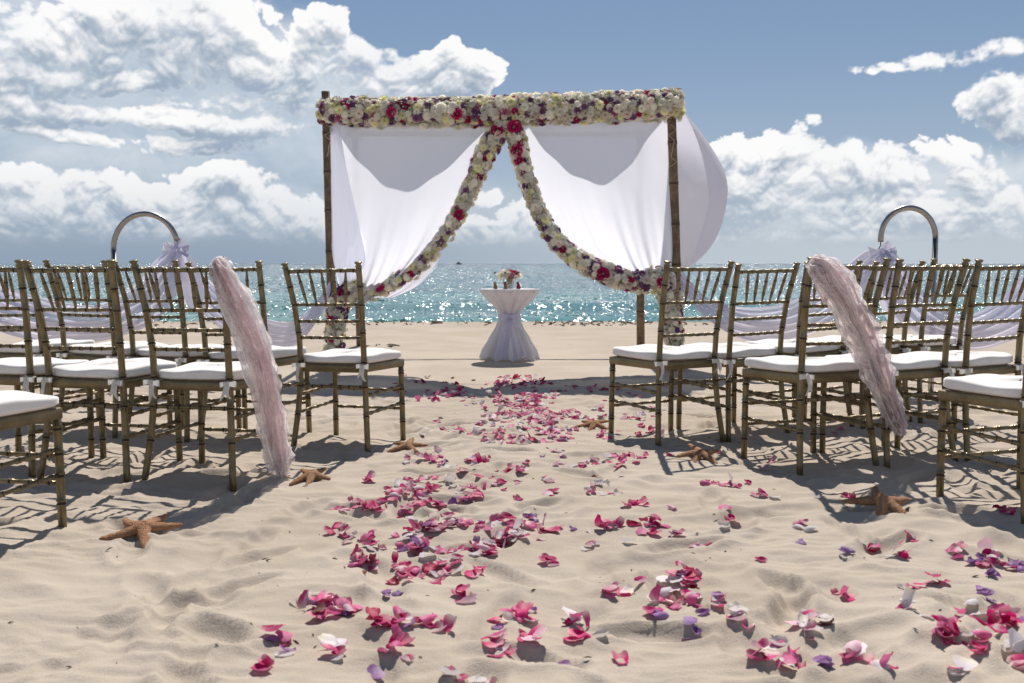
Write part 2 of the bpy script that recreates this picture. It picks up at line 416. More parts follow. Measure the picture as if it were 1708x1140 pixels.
oc1 = t.mix(t.m('MULTIPLY', pk, .85), (.95, .93, .92), (.91, .76, .78))
oc1 = t.mix(t.m('MULTIPLY', vein, .5), oc1, (.42, .19, .25))
b = t.n('ShaderNodeBump', {'Height': t.m('ADD', cr, t.m('MULTIPLY', kk, 2.0)), 'Strength': .6, 'Distance': .010})
d = t.n('ShaderNodeBsdfDiffuse', {0: oc1, 'Normal': b.outputs[0]}); tr = t.n('ShaderNodeBsdfTranslucent', {0: oc1, 'Normal': b.outputs[0]})
gl = t.n('ShaderNodeBsdfGlossy', {0: (.9, .86, .86, 1), 'Roughness': .3, 'Normal': b.outputs[0]})
mx = t.n('ShaderNodeMixShader', {0: .5, 1: d.outputs[0], 2: tr.outputs[0]}); mx = t.n('ShaderNodeMixShader', {0: .10, 1: mx.outputs[0], 2: gl.outputs[0]})
tp = t.n('ShaderNodeBsdfTransparent')
mx = t.n('ShaderNodeMixShader', {0: t.ss(cr, .32, .68, .10, .50), 1: mx.outputs[0], 2: tp.outputs[0]})
t.L.new(mx.outputs[0], out.inputs[0]); M['organza'] = m
M['bamboo'] = prin('bamboo_wood', (.17, .115, .068), .6, 0, .3, 20, .35, .3, 60)
M['bamboo_node'] = prin('bamboo_node', (.07, .045, .028), .7)
M['twine'] = prin('twine', (.45, .38, .28), .9)
M['steel'] = prin('brushed_steel', (.36, .33, .30), .34, 1.0, .5, 30, .1)
M['green'] = prin('garland_greenery', (.34, .33, .22), .85, 0, .2, 45, .6, .5, 40)
def petalmat(name, base, tip, back=None, trans=.35, spec=.25):
    m, t, out = mat(name); uv = t.n('ShaderNodeTexCoord').outputs['UV']; v = t.n('ShaderNodeSeparateXYZ', {0: uv})
    oi = t.n('ShaderNodeObjectInfo')
    k = t.noise(t.v('ADD', uv, t.n('ShaderNodeCombineXYZ', {0: oi.outputs['Random']}).outputs[0]), 3.5, 4, .6)
    f = t.ss(t.m('ADD', v.outputs[1], t.m('MULTIPLY', t.m('SUBTRACT', k, .5), .5)), .0, .55)
    colr = t.mix(f, base, tip)
    if back:
        bf = t.n('ShaderNodeNewGeometry').outputs['Backfacing']
        colr = t.mix(t.m('MULTIPLY', bf, .8), colr, back)
    fv = t.ss(oi.outputs['Random'], 0, 1, .82, 1.15)
    colr = t.v('MULTIPLY', colr, t.n('ShaderNodeCombineXYZ', {0: fv, 1: fv, 2: fv}).outputs[0])
    b = t.n('ShaderNodeBump', {'Height': t.noise(t.v('MULTIPLY', uv, (9, 1.2, 1)), 4, 3, .6), 'Strength': .35, 'Distance': .002})
    pr = t.n('ShaderNodeBsdfPrincipled', {'Base Color': colr, 'Roughness': .5, 'Specular IOR Level': spec, 'Normal': b.outputs[0]})
    tr = t.n('ShaderNodeBsdfTranslucent', {0: colr})
    mx = t.n('ShaderNodeMixShader', {0: trans, 1: pr.outputs[0], 2: tr.outputs[0]})
    t.L.new(mx.outputs[0], out.inputs[0]); return m
PC = {'magenta': petalmat('petal_magenta', (.74, .34, .40), (.60, .012, .155), (.68, .16, .34), .30),
      'crimson': petalmat('petal_crimson', (.55, .10, .14), (.40, .005, .07), (.5, .05, .15), .26),
      'pink': petalmat('petal_pink', (.84, .72, .66), (.68, .09, .27), (.86, .66, .72), .30),
      'white': petalmat('petal_white', (.80, .74, .62), (.78, .72, .74), (.82, .78, .80)),
      'purple': petalmat('petal_purple', (.50, .36, .50), (.25, .085, .30), (.36, .20, .44)),
      'brown': petalmat('petal_withered', (.30, .18, .12), (.14, .03, .035), None)}
FM = {'white': petalmat('bloom_white', (.74, .74, .50), (.90, .87, .77), None, .42, .15),
      'blush': petalmat('bloom_blush', (.78, .68, .52), (.90, .80, .71), None, .42, .15),
      'cream': petalmat('bloom_cream', (.66, .68, .18), (.90, .87, .56), None, .42, .15),
      'purple': petalmat('bloom_purple', (.06, .015, .075), (.23, .10, .23), None, .25, .15),
      'magenta': petalmat('bloom_magenta', (.12, .002, .03), (.44, .012, .10), None, .25, .2),
      'mauve': petalmat('bloom_mauve', (.22, .03, .10), (.46, .14, .24), None, .25, .15)}

# ------------------------------------------------------------------ ground and sea
def axis(parts):
    a = []
    for lo, hi, n in parts: a += list(np.linspace(lo, hi, n, endpoint=False))
    return a
xs = axis([(-3000, -300, 5), (-300, -40, 7), (-40, -9, 22), (-9, -3.6, 110), (-3.6, 3.6, 430), (3.6, 9, 110), (9, 40, 22), (40, 300, 7), (300, 3001, 5)]) + [3001]
ys = axis([(-600, -20, 6), (-20, 0, 16), (0, 1.7, 34), (1.7, 5.2, 290), (5.2, 8.6, 170), (8.6, 15, 120), (15, 17.5, 60), (17.5, 40, 24)]) + [40.0]
xs = np.array(xs); ys = np.array(ys)
GX, GY = np.meshgrid(xs, ys); HZ = sand_h(GX.ravel().copy(), GY.ravel().copy())
nx, ny = len(xs), len(ys)
me = bpy.data.meshes.new('sand_beach')
co = np.stack([GX.ravel(), GY.ravel(), HZ], 1).astype(np.float32)
ii = (np.arange(ny - 1)[:, None] * nx + np.arange(nx - 1)[None, :]).ravel()
fa = np.stack([ii, ii + 1, ii + nx + 1, ii + nx], 1).astype(np.int32)
me.vertices.add(len(co)); me.vertices.foreach_set('co', co.ravel())
me.loops.add(fa.size); me.loops.foreach_set('vertex_index', fa.ravel())
me.polygons.add(len(fa)); me.polygons.foreach_set('loop_start', np.arange(len(fa), dtype=np.int32) * 4)
me.polygons.foreach_set('loop_total', np.full(len(fa), 4, np.int32)); me.polygons.foreach_set('use_smooth', np.ones(len(fa), bool))
me.update(calc_edges=True); me.materials.append(M['sand'])
tag(mkobj('sand_beach', me), 'pale beach sand, trampled near the chairs and smooth towards the sea', None, None, 'structure')

SEA_Z = -.20
def sea_fn():
    mb = MB()
    X = axis([(-9000, -200, 8), (-200, -30, 24), (-30, 30, 150), (30, 200, 24), (200, 9001, 8)]) + [9001]
    Y = list(SHORE - .4 + (np.linspace(0, 1, 200) ** 2.2) * 130) + [180, 260, 400, 700, 1200, 2500, 6000, 14000]
    X = np.array(X); Y = np.array(Y); gx, gy = np.meshgrid(X, Y)
    amp = sstep(gy, SHORE - .4, SHORE + 6) * (1 - sstep(gy, 70, 140))
    z = amp * (.05 * perlin(gx * .12, gy * .55) + .05 * (1 - np.abs(perlin(gx * .07 + 5, gy * .28)) * 2.2))
    z = z + .10 * amp * np.exp(-((gy - 19.6 - .5 * perlin(gx * .1, gx * 0)) / .55) ** 2) + .12 * amp * np.exp(-((gy - 25 - .9 * perlin(gx * .08, gx * 0 + 7)) / .8) ** 2)
    n = len(X)
    mb.v = list(map(tuple, np.stack([gx.ravel(), gy.ravel(), z.ravel() + SEA_Z], 1)))
    for j in range(len(Y) - 1):
        for i in range(n - 1):
            a = j * n + i; mb.f.append((a, a + 1, a + n + 1, a + n))
    mb.mi = [0] * len(mb.f)
    return mb.obj('sea', M['sea'])
tag(sea_fn(), 'turquoise sea glittering in the sun up to the horizon', None, None, 'structure')

# ------------------------------------------------------------------ chairs
def ringed(mb, pts, r, rings, n=10, cap=True, rr=1.22, gw=.0035):
    """tube through pts with pairs of raised dark-grooved bamboo rings at the given z values (fractions along)."""
    pts = [Vector(p) for p in pts]
    seg = [0]
    for a, b_ in zip(pts, pts[1:]): seg.append(seg[-1] + (b_ - a).length)
    Lt = seg[-1]
    def P_(s_):
        s_ = max(0, min(Lt, s_))
        for i in range(len(pts) - 1):
            if s_ <= seg[i + 1] + 1e-9:
                return pts[i].lerp(pts[i + 1], (s_ - seg[i]) / max(1e-9, seg[i + 1] - seg[i]))
        return pts[-1]
    st = [(0, r, 0)]
    for q in seg[1:-1]: st.append((q, r, 0))
    for f in rings:
        s0 = f * Lt
        for off, rad, mi_ in ((-3.2, 1, 0), (-2.4, rr, 0), (-1.6, rr, 1), (-.7, .97, 1), (.7, .97, 1), (1.6, rr, 0), (2.4, rr, 0), (3.2, 1, 0)):
            st.append((s0 + off * gw, r * rad, mi_))
    st.append((Lt, r, 0)); st.sort(key=lambda e: e[0])
    mb.tube([P_(e[0]) for e in st], [e[1] for e in st], n, caps=cap, mis=[1 if (st[i][2] and st[i + 1][2]) else 0 for i in range(len(st) - 1)])

BR = [M['bronze'], M['groove']]
ZR = dict(top=.893, r2=.727, r3=.644, r4=.562)
def post_xy(z, s):
    """rear post centre at height z; s = side"""
    key = [(-.03, .212, -.245), (.20, .190, -.212), (.40, .178, -.196), (.56, .178, -.206), (.73, .187, -.232), (.93, .203, -.286)]
    for a, b_ in zip(key, key[1:]):
        if z <= b_[0] + 1e-9:
            f = (z - a[0]) / (b_[0] - a[0]); return Vector((s * (a[1] + f * (b_[1] - a[1])), a[2] + f * (b_[2] - a[2]), z))
    return Vector((s * key[-1][1], key[-1][2], z))
def chair_meshes():
    D_ = {}
    for s, nm in ((-1, 'L'), (1, 'R')):
        mb = MB(); zz = [-.03, .05, .12, .20, .28, .36, .42, .48, .56, .64, .73, .80, .87, .912]
        ringed(mb, [post_xy(z, s) for z in zz], .0145, [.22, .37, .50, .655, .80, .90], 12)
        tp = post_xy(.912, s); up = (post_xy(.93, s) - post_xy(.90, s)).normalized()
        mb.tube([tp - up * .004, tp + up * .002, tp + up * .006, tp + up * .010, tp + up * .018, tp + up * .022, tp + up * .024], [.0165, .0165, .012, .012, .0185, .0185, .010], 12)
        D_['rear_leg' + nm] = mb
        mb = MB(); ringed(mb, [(s * .20, .185, -.03), (s * .198, .185, .20), (s * .196, .182, .40)], .0145, [.30, .52, .70, .90], 12)
        D_['front_leg' + nm] = mb
        for z, q in ((.285, 'a'), (.195, 'b')):
            mb = MB(); a = post_xy(z - .01, s); ringed(mb, [a, (s * .199, .185, z)], .0078, [.12, .3, .5, .7, .88], 8, rr=1.35, gw=.003)
            D_['side_rung' + nm + q] = mb
    for k, z in (('top_rail', .893), ('back_rail_a', .727), ('back_rail_b', .644), ('back_rail_c', .562), ('rear_rung', .318)):
        mb = MB(); a, b_ = post_xy(z, -1), post_xy(z, 1)
        mid = (a + b_) / 2 + Vector((0, -.012 if 'rail' in k else 0, 0))
        q = [a.lerp(mid, .0), a * .5625 + b_ * .0 + Vector((0, 0, 0))] if False else [a, a.lerp(b_, .25) + Vector((0, -.009, 0)), mid, a.lerp(b_, .75) + Vector((0, -.009, 0)), b_]
        ringed(mb, q, .0095 if k == 'top_rail' else .0080, [.06, .22, .36, .5, .64, .78, .94], 8, rr=1.3, gw=.003)
        D_[k] = mb
    for z, q in ((.262, 'a'), (.165, 'b')):
        mb = MB(); ringed(mb, [(-.199, .185, z), (.199, .185, z)], .0078, [.1, .3, .5, .7, .9], 8, rr=1.35, gw=.003); D_['front_rung' + q] = mb
    for i in range(5):
        f = (i + 1) / 6
        a = post_xy(.893, -1).lerp(post_xy(.893, 1), .5 + (f - .5) * 1.0) + Vector((0, -.010, 0))
        b_ = post_xy(.727, -1).lerp(post_xy(.727, 1), .5 + (f - .5) * .86) + Vector((0, -.010, 0))
        mb = MB(); st = [0, .05, .2, .3, .33, .36, .5, .64, .67, .70, .8, .95, 1]
        rad = [.0045, .005, .0068, .008, .0098, .008, .0088, .008, .0098, .008, .0068, .005, .0045]
        mb.tube([a.lerp(b_, q) for q in st], rad, 8, mis=[0, 0, 0, 1, 0, 0, 0, 0, 1, 0, 0, 0]); D_['spindle%d' % i] = mb
    # seat frame
    mb = MB(); z0, z1 = .388, .428
    def rr_(ins):
        pts = []; cor = [(-.175 + ins, -.200 + ins), (.175 - ins, -.200 + ins), (.213 - ins, .203 - ins), (-.213 + ins, .203 - ins)]
        for i, (cx, cy) in enumerate(cor):
            for k in range(5):
                a = math.pi + i * math.pi / 2 + k * math.pi / 8; r_ = .018
                cxx = cx + (r_ if cx < 0 else -r_); cyy = cy + (r_ if cy < 0 else -r_)
                pts.append((cxx + r_ * math.cos(a), cyy + r_ * math.sin(a)))
        return pts
    rings_ = [(.004, z0), (0, z0 + .004), (0, z1 - .005), (.004, z1), (.03, z1), (.03, z0)]
    n = len(rr_(0))
    for ins, z in rings_: mb.v += [(x, y, z) for x, y in rr_(ins)]
    K = len(rings_)
    for k in range(K):
        for j in range(n):
            a = k * n + j; b_ = k * n + (j + 1) % n; c_ = ((k + 1) % K) * n + (j + 1) % n; d_ = ((k + 1) % K) * n + j
            mb.f.append((a, b_, c_, d_)); mb.mi.append(0)
    D_['seat_frame'] = mb
    return D_
def cushion_mesh(seed):
    r_ = random.Random(seed); mb = MB(); zb = .431; th = .040; NU = 56
    def out(u):
        a = 2 * math.pi * u; c_, s_ = math.cos(a), math.sin(a); e = 7
        q = (abs(c_) ** e + abs(s_) ** e) ** (-1 / e); x, y = c_ * q, s_ * q
        wx = .203 + .012 * y
        return x * wx, y * .203 + .008
    ph = [r_.uniform(0, 6.28) for _ in range(6)]
    prof = [(.0, 0), (.9, 0), (.97, .06), (1.0, .16), (1.004, .3), (1.0, .46), (1.003, .62), (1.0, .80), (.985, .93), (.95, 1.0), (.82, 1.05), (.6, 1.07), (.3, 1.08), (0.01, 1.08)]
    def fn(u, v):
        i = v * (len(prof) - 1); i0 = min(int(i), len(prof) - 2); f = i - i0
        r0 = prof[i0][0] * (1 - f) + prof[i0 + 1][0] * f; z = prof[i0][1] * (1 - f) + prof[i0 + 1][1] * f
        x, y = out(u); w_ = .004 * math.sin(9 * 6.28 * u + ph[0]) * math.sin(math.pi * min(1, z)) * .6 + .002 * math.sin(17 * 6.28 * u + ph[1] + 5 * z)
        lift = .006 * math.sin(x * 9 + ph[2]) * math.cos(y * 8 + ph[3]) + .004 * math.sin(x * 23 + y * 17 + ph[4]) * min(1, z)
        return (x * r0 * (1 + w_), y * r0 * (1 + w_), zb + z * th + lift * min(1, z + .1) + (.004 if z > 0 else 0))
    mb.grid(fn, NU, len(prof) - 1, closeu=True)
    return mb
def bow_mesh(seed, s):
    r_ = random.Random(seed); mb = MB()
    p0 = post_xy(.425, s) + Vector((0, -.017, 0))
    def rib(pts, w_, ax=Vector((0, 0, 1))):
        pts = [Vector(p) for p in pts]; o = len(mb.v)
        for i, p in enumerate(pts):
            ww = w_ * (.35 + .65 * math.sin(math.pi * min(1, (i + .6) / len(pts))))
            mb.v += [tuple(p - ax * ww), tuple(p + ax * ww)]
        for i in range(len(pts) - 1):
            mb.f.append((o + 2 * i, o + 2 * i + 1, o + 2 * i + 3, o + 2 * i + 2)); mb.mi.append(0)
    for sg in (-1, 1):
        a = r_.uniform(.1, .6); L = r_.uniform(.032, .05)
        pts = []
        for k in range(9):
            q = 2 * math.pi * k / 8
            u = L * (1 - math.cos(q)) / 2; v = .011 * math.sin(q)
            pts.append(p0 + Vector((sg * u * math.cos(a), -.008 - v, u * math.sin(a) * .6 - u * .3)))
        rib(pts, .011)
        pts = []; L = r_.uniform(.06, .10); dx = r_.uniform(.0, .03) * sg
        for k in range(7):
            f = k / 6; pts.append(p0 + Vector((dx * f + .006 * math.sin(5 * f + sg), -.010 - .012 * math.sin(3 * f), -L * f)))
        rib(pts, .009, Vector((1, 0, .2)))
    mb.tube([p0 + Vector((-.008, -.006, 0)), p0 + Vector((0, -.012, .002)), p0 + Vector((.009, -.006, -.001))], [.006, .009, .006], 8)
    pts = [post_xy(.428, s) + Vector((.018 * math.cos(a), .018 * math.sin(a), 0)) for a in np.linspace(0, 6.283, 13)]
    mb.tube(pts, .0035, 6)
    return mb
cm = chair_meshes()
CH = []
for k, mb in cm.items():
    nm = 'rear_leg' if k.startswith('rear_leg') else 'front_leg' if k.startswith('front_leg') else 'side_rung' if k.startswith('side') else \
         'back_rail' if k.startswith('back_rail') else 'front_rung' if k.startswith('front_rung') else 'spindle' if k.startswith('spindle') else k
    CH.append((nm, mb.mesh(nm, BR)))
CUSH = [cushion_mesh(s_).mesh('seat_cushion', M['cushion']) for s_ in (1, 2, 3)]
BOW = [(bow_mesh(10 + s_, -1).mesh('ribbon_bow', M['ribbon']), bow_mesh(30 + s_, 1).mesh('ribbon_bow', M['ribbon'])) for s_ in range(3)]
ci = 0
CHAIRS = {}
def rot2(x, y, th): return x * math.cos(th) - y * math.sin(th), x * math.sin(th) + y * math.cos(th)
def chair(key, label, yaw, xc=None, D_=None, anchor=None):
    """xc, D_: pixel column of the middle of the back top and depth of the back feet; anchor: (local x, y, px, depth)"""
    global ci
    th = R(yaw)
    if anchor:
        lx, ly, px, dd_ = anchor; wx, wy = rot2(lx, ly, th)
        ox = (px - CX) / F * dd_ - wx; oy = dd_ - wy
    else:
        oy = D_ - rot2(0, -.225, th)[1]
        tx, ty = rot2(0, -.286, th); ox = (xc - CX) / F * (oy + ty) - tx
    hs = [hz_at(*(np.array(rot2(a, b_, th)) + (ox, oy))) for a, b_ in ((-.21, -.24), (.21, -.24), (-.2, .185), (.2, .185))]
    z = sum(hs) / 4 - .004
    o = empty('chiavari_chair', (ox, oy, z), th, label=label, cat='chair', group='bronze chairs set out in rows on the sand')
    o.rotation_euler = (R(rnd.uniform(-1.2, 1.2)), R(rnd.uniform(-1.3, 1.3)), th)
    for nm, me_ in CH: mkobj(nm, me_, o)
    c_ = mkobj('seat_cushion', CUSH[ci % 3], o); c_.location = (rnd.uniform(-.004, .004), rnd.uniform(-.004, .004), 0); c_.rotation_euler = (0, 0, R(rnd.uniform(-3.5, 3.5)))
    for b_ in BOW[ci % 3]: mkobj('ribbon_bow', b_, c_)
    ci += 1; CHAIRS[key] = o
    return o
W_ = 'bronze chair with white cushion, '
chair('A1L', W_ + 'beside the aisle in the left front row', -19, 539.5, 5.03)
chair('A2L', W_ + 'second from the aisle in the left front row', -17, 378, 5.2)
chair('A3L', W_ + 'third from the aisle in the left front row', -24, 243, 5.3)
chair('A4L', W_ + 'fourth from the aisle in the left front row', -23, 123, 5.4)
chair('A5L', W_ + 'farthest left of the left front row', -18, 8, 5.6)
chair('B1L', W_ + 'with a pink sash, left of the petals', -15, 296, 4.22)
chair('B2L', W_ + 'directly left of the left sashed chair, same row', -13, 118, 4.3)
chair('B3L', W_ + 'second to the left of the left sashed chair', -13, -40, 4.42)
chair('C1L', W_ + 'nearest on the left, only its front corner in view', -13, anchor=(.2, .185, 92, 3.46))
chair('A1R', W_ + 'beside the aisle in the right front row', 29, 1166, 5.14)
chair('A2R', W_ + 'second from the aisle in the right front row', 29, 1280, 5.38)
chair('A3R', W_ + 'third from the aisle in the right front row', 31, 1394, 5.6)
chair('A4R', W_ + 'fourth from the aisle in the right front row', 33, 1497, 5.75)
chair('A5R', W_ + 'farthest right of the right front row', 31, 1592, 5.9)
chair('B1R', W_ + 'with a pink sash, right of the petals', 22, 1418, 4.44)
chair('B2R', W_ + 'directly right of the right sashed chair, same row', 25, 1559, 4.6)
chair('B3R', W_ + 'second to the right of the right sashed chair', 26, 1690, 4.75)
chair('C1R', W_ + 'nearest on the right behind the big starfish', 19, anchor=(-.2, .185, 1578, 3.92))

# ------------------------------------------------------------------ sashes on the two chairs
def sash(pts, label, seed, twist=0.0, name='organza_sash'):
    """pts: (px, py, depth, half width px)"""
    r_ = random.Random(seed); C = [at(a, b_, d_) for a, b_, d_, w_ in pts]; Wd = [.88 * w_ / F * d_ for a, b_, d_, w_ in pts]
    n = len(C)
    def sp(v):
        x = v * (n - 1); i = min(int(x), n - 2); f = x - i
        p0, p1, p2, p3 = C[max(i - 1, 0)], C[i], C[i + 1], C[min(i + 2, n - 1)]
        P_ = .5 * ((2 * p1) + (p2 - p0) * f + (2 * p0 - 5 * p1 + 4 * p2 - p3) * f * f + (3 * p1 - p0 - 3 * p2 + p3) * f ** 3)
        return P_, Wd[i] * (1 - f) + Wd[i + 1] * f
    NU, NV = 46, 170
    mb = MB(); uvs = []
    for (wf, offx, offy, am, v0, v1, pu) in ((1.0, 0, .0, .030, 0, 1, 0), (.62, -.30, -.035, .026, .0, .93, .1), (.55, .38, -.02, .030, .0, .98, .5), (.80, .05, .035, .024, .03, .90, -.1)):
        ph = [r_.uniform(0, 6.28) for _ in range(9)]; sd_ = r_.uniform(0, 50)
        def fn(u, v):
            vv = v0 + (v1 - v0) * v; P_, w_ = sp(vv); P2_, _ = sp(min(1, vv + .02)); P1_, _ = sp(max(0, vv - .02)); T = (P2_ - P1_).normalized()
            sd = T.cross(Vector((0, 1, 0))).normalized() * -1; x = 2 * u - 1; ed = abs(x) ** 5
            n1_ = float(perlin(u * 4 + sd_, vv * 9)); n2_ = float(perlin(u * 11 + sd_, vv * 26 + 3)); n3_ = float(perlin(x * .8 + sd_ + 9, vv * 22))
            fold = math.sin(8.5 * x + ph[0] + 1.6 * math.sin(4 * vv + ph[1])) * am + n1_ * .030 + n2_ * .006 + .006 * math.sin(21 * x + 3 * math.sin(6 * vv + ph[7]))
            frill = ed * .014 * math.sin(42 * vv + ph[2] + 3 * math.sin(11 * vv))
            wx = w_ * wf * x * (1 + .14 * math.sin(13 * vv + ph[4]) + .08 * math.sin(31 * vv + ph[5])) + w_ * offx * (1 + .5 * math.sin(6 * vv + ph[6])) * min(1, vv * 6 + .2)
            p = P_ + sd * (wx + ed * x * n3_ * .022 + n2_ * .004) + Vector((0, 1, 0)) * ((offy + fold) * min(1, vv * 5 + .5) + frill) + T * (n1_ * .012 + ed * n3_ * .012)
            if u in (0, 1) or True: uvs.append((min(1, max(0, u * .8 + pu)), vv))
            return p
        mb.grid(fn, NU, NV)
    me_ = mb.mesh(name, M['organza'])
    fl_uv(me_, uvs)
    return tag(mkobj(name, me_), label, 'sash', 'organza sashes tied on the aisle chairs')
sash([(356, 437, 4.08, 13), (368, 450, 4.06, 27), (388, 492, 4.08, 31), (414, 545, 4.12, 30), (432, 600, 4.16, 30), (446, 655, 4.22, 31), (456, 705, 4.27, 29), (461, 745, 4.32, 25), (468, 775, 4.34, 21), (474, 797, 4.36, 8)],
     'sheer pink and white crinkled sash blowing from the left aisle chair down to the sand', 3)
sash([(1352, 434, 4.27, 11), (1370, 448, 4.25, 27), (1394, 484, 4.27, 36), (1420, 530, 4.31, 36), (1445, 580, 4.37, 31), (1464, 625, 4.41, 29), (1480, 665, 4.45, 26), (1494, 700, 4.50, 19), (1505, 724, 4.53, 7)],
     'sheer pink and white crinkled sash blowing from the right aisle chair, ending above the sand', 8)

# ------------------------------------------------------------------ arch
AY0, AY1 = 8.85, 11.5
arch = empty('wedding_arch', (-.12, (AY0 + AY1) / 2, 0), label='four-post bamboo wedding arch facing the sea behind the petal aisle', cat='wedding arch')
def apart(name, mb, mats):
    o = mb.obj(name, mats); o.parent = arch; o.matrix_parent_inverse = Matrix.Translation(-arch.location); return o
def pole(name, a, b_, r0, r1, nodes):
    mb = MB(); a, b_ = Vector(a), Vector(b_); st = [(0, r0 * 1.0, 0)]
    for f in nodes:
        r_ = r0 + (r1 - r0) * f
        st += [(f - .008, r_, 0), (f - .003, r_ * 1.13, 1), (f + .001, r_ * .99, 1), (f + .004, r_ * 1.10, 0), (f + .010, r_, 0)]
    st.append((1, r1, 0)); st.sort()
    d_ = Vector((rnd.uniform(-1, 1), rnd.uniform(-1, 1), 0)) * .008
    mb.tube([a.lerp(b_, q[0]) + d_ * math.sin(math.pi * q[0]) for q in st], [q[1] for q in st], 14, mis=[q[2] for q in st][:-1])
    return apart(name, mb, [M['bamboo'], M['bamboo_node']])
fl_t, fl_b = at(543, 153, AY0), at(556, 585, AY0); fl_b.z = -.12
fr_t, fr_b = at(1119, 160, AY0), at(1133, 585, AY0); fr_b.z = -.12
pole('bamboo_post', fl_b, fl_t, .042, .036, [.16, .31, .46, .60, .73, .86])
pole('bamboo_post', fr_b, fr_t, .044, .038, [.13, .28, .42, .56, .70, .84])
bl_b, br_b = at(601, 578, AY1), at(1069, 572, AY1)
bl_b.z = br_b.z = -.12
bl_t = Vector((bl_b.x - .03, AY1, 2.42)); br_t = Vector((br_b.x - .03, AY1, 2.42))
pole('bamboo_post', bl_b, bl_t, .043, .036, [.22, .38, .55, .7, .85])
pole('bamboo_post', br_b, br_t, .047, .038, [.20, .43, .57, .7, .86])
pole('bamboo_beam', at(536, 170, AY0 + .05), at(862, 167, AY0 + .05), .030, .034, [.2, .45, .7])
pole('bamboo_beam', at(842, 172, AY0 + .13), at(1136, 154, AY0 + .10), .032, .036, [.15, .4, .62, .85])
pole('bamboo_beam', bl_t + Vector((-.1, 0, -.05)), br_t + Vector((.1, 0, -.05)), .032, .03, [.2, .4, .6, .8])
pole('bamboo_beam', at(543, 176, AY0) + Vector((.03, -.08, 0)), bl_t + Vector((.04, .1, -.10)), .03, .028, [.25, .5, .75])
pole('bamboo_beam', at(1120, 176, AY0) + Vector((.05, -.06, 0)), br_t + Vector((.05, .1, -.10)), .03, .028, [.25, .5, .75])
for sx, px in ((-1, 547), (1, 1121)):
    mb = MB(); q = [at(px + math.sin(i * 2.1) * 4 + (4 if i % 2 else -2), 208 + i * 9, AY0 - .055) for i in range(7 if sx < 0 else 9)]
    mb.tube(q, .0035, 5); apart('twine', mb, M['twine'])

# cloth surfaces given by pixel outlines
def catmull(P_, v):
    n = len(P_); x = v * (n - 1); i = min(int(x), n - 2); f = x - i
    p0, p1, p2, p3 = P_[max(i - 1, 0)], P_[i], P_[i + 1], P_[min(i + 2, n - 1)]
    return .5 * ((2 * p1) + (p2 - p0) * f + (2 * p0 - 5 * p1 + 4 * p2 - p3) * f * f + (3 * p1 - p0 - 3 * p2 + p3) * f ** 3)
def curtain(name, left, right, Y, bulge, label, nu=90, nv=90, folds=(), mt='curtain', cat='curtain', group=None, below=0.0, thick=0):
    """left/right: list of px points (same count not needed) top to bottom."""
    Lp = [at(a[0], a[1], Y + (a[2] if len(a) > 2 else 0)) for a in left]; Rp = [at(a[0], a[1], Y + (a[2] if len(a) > 2 else 0)) for a in right]
    mb = MB()
    def fn(u, v):
        a = catmull(Lp, v); b_ = catmull(Rp, v)
        p = a.lerp(b_, u)
        w_ = (b_ - a).length
        dy = -bulge * math.sin(math.pi * min(1, u)) * math.sin(math.pi * v) ** .8
        for (fr, am, ph, pu, pv) in folds:
            e = min(1, max(0, v * pv + pu)) ** 1.6
            dy += am * e * math.sin(2 * math.pi * (fr * u ** .85) + ph + 1.8 * v) * min(1, 6 * min(u, 1 - u) + .15)
        dy += .006 * float(perlin(np.float64(u * 9), np.float64(v * 4 + fr if folds else v)))
        sag = -below * math.sin(math.pi * u) * v
        return (p.x, p.y + dy, p.z + sag)
    mb.grid(fn, nu, nv)
    return tag(mb.obj(name, M[mt]), label, cat, group)
# front left
curtain('curtain', [(549, 196), (550, 270), (550, 340), (553, 400), (558, 440), (563, 470), (570, 488)],
        [(815, 200), (810, 240), (792, 300), (768, 350), (735, 402), (690, 448), (628, 492)], AY0 - .02, .20,
        'white front curtain tied to the left arch post, glowing in the sun', folds=((2.7, .050, .4, 0, .9), (5.3, .026, 1.1, -.3, 1.3), (11.0, .014, 2.0, -.35, 1.35)), below=.10)
# front right
curtain('curtain', [(868, 200), (874, 235), (888, 290), (912, 350), (944, 402), (985, 440), (1050, 466)],
        [(1123, 196), (1124, 250), (1128, 310), (1132, 360), (1134, 405), (1131, 435), (1118, 458)], AY0 + .03, .22,
        'white front curtain tied to the right arch post, wider lower folds', folds=((2.2, .048, 2.0, 0, .9), (5.1, .026, .2, -.3, 1.3), (12.0, .014, .7, -.35, 1.35)), below=.07)
# the overlapping pleat against the left post
curtain('curtain', [(547, 200, .1), (548, 280, .08), (549, 360, .06), (555, 430, .02), (566, 470, .0)],
        [(565, 204, -.05), (580, 290, -.10), (598, 370, -.10), (610, 430, -.06), (590, 478, -.02)], AY0 - .06, .05,
        'narrow white curtain pleat hanging along the left arch post', nu=24, nv=60, folds=((2, .012, 0, 0, 1),))
# lower sheer trailing behind the left garland
curtain('curtain', [(590, 455), (600, 480), (612, 493), (620, 497)], [(735, 425), (722, 450), (695, 478), (655, 497)], AY0 + .10, .04,
        'thin sheer cloth trailing below the left flower garland', nu=30, nv=20, folds=((5, .01, 0, 0, 1),), mt='side')
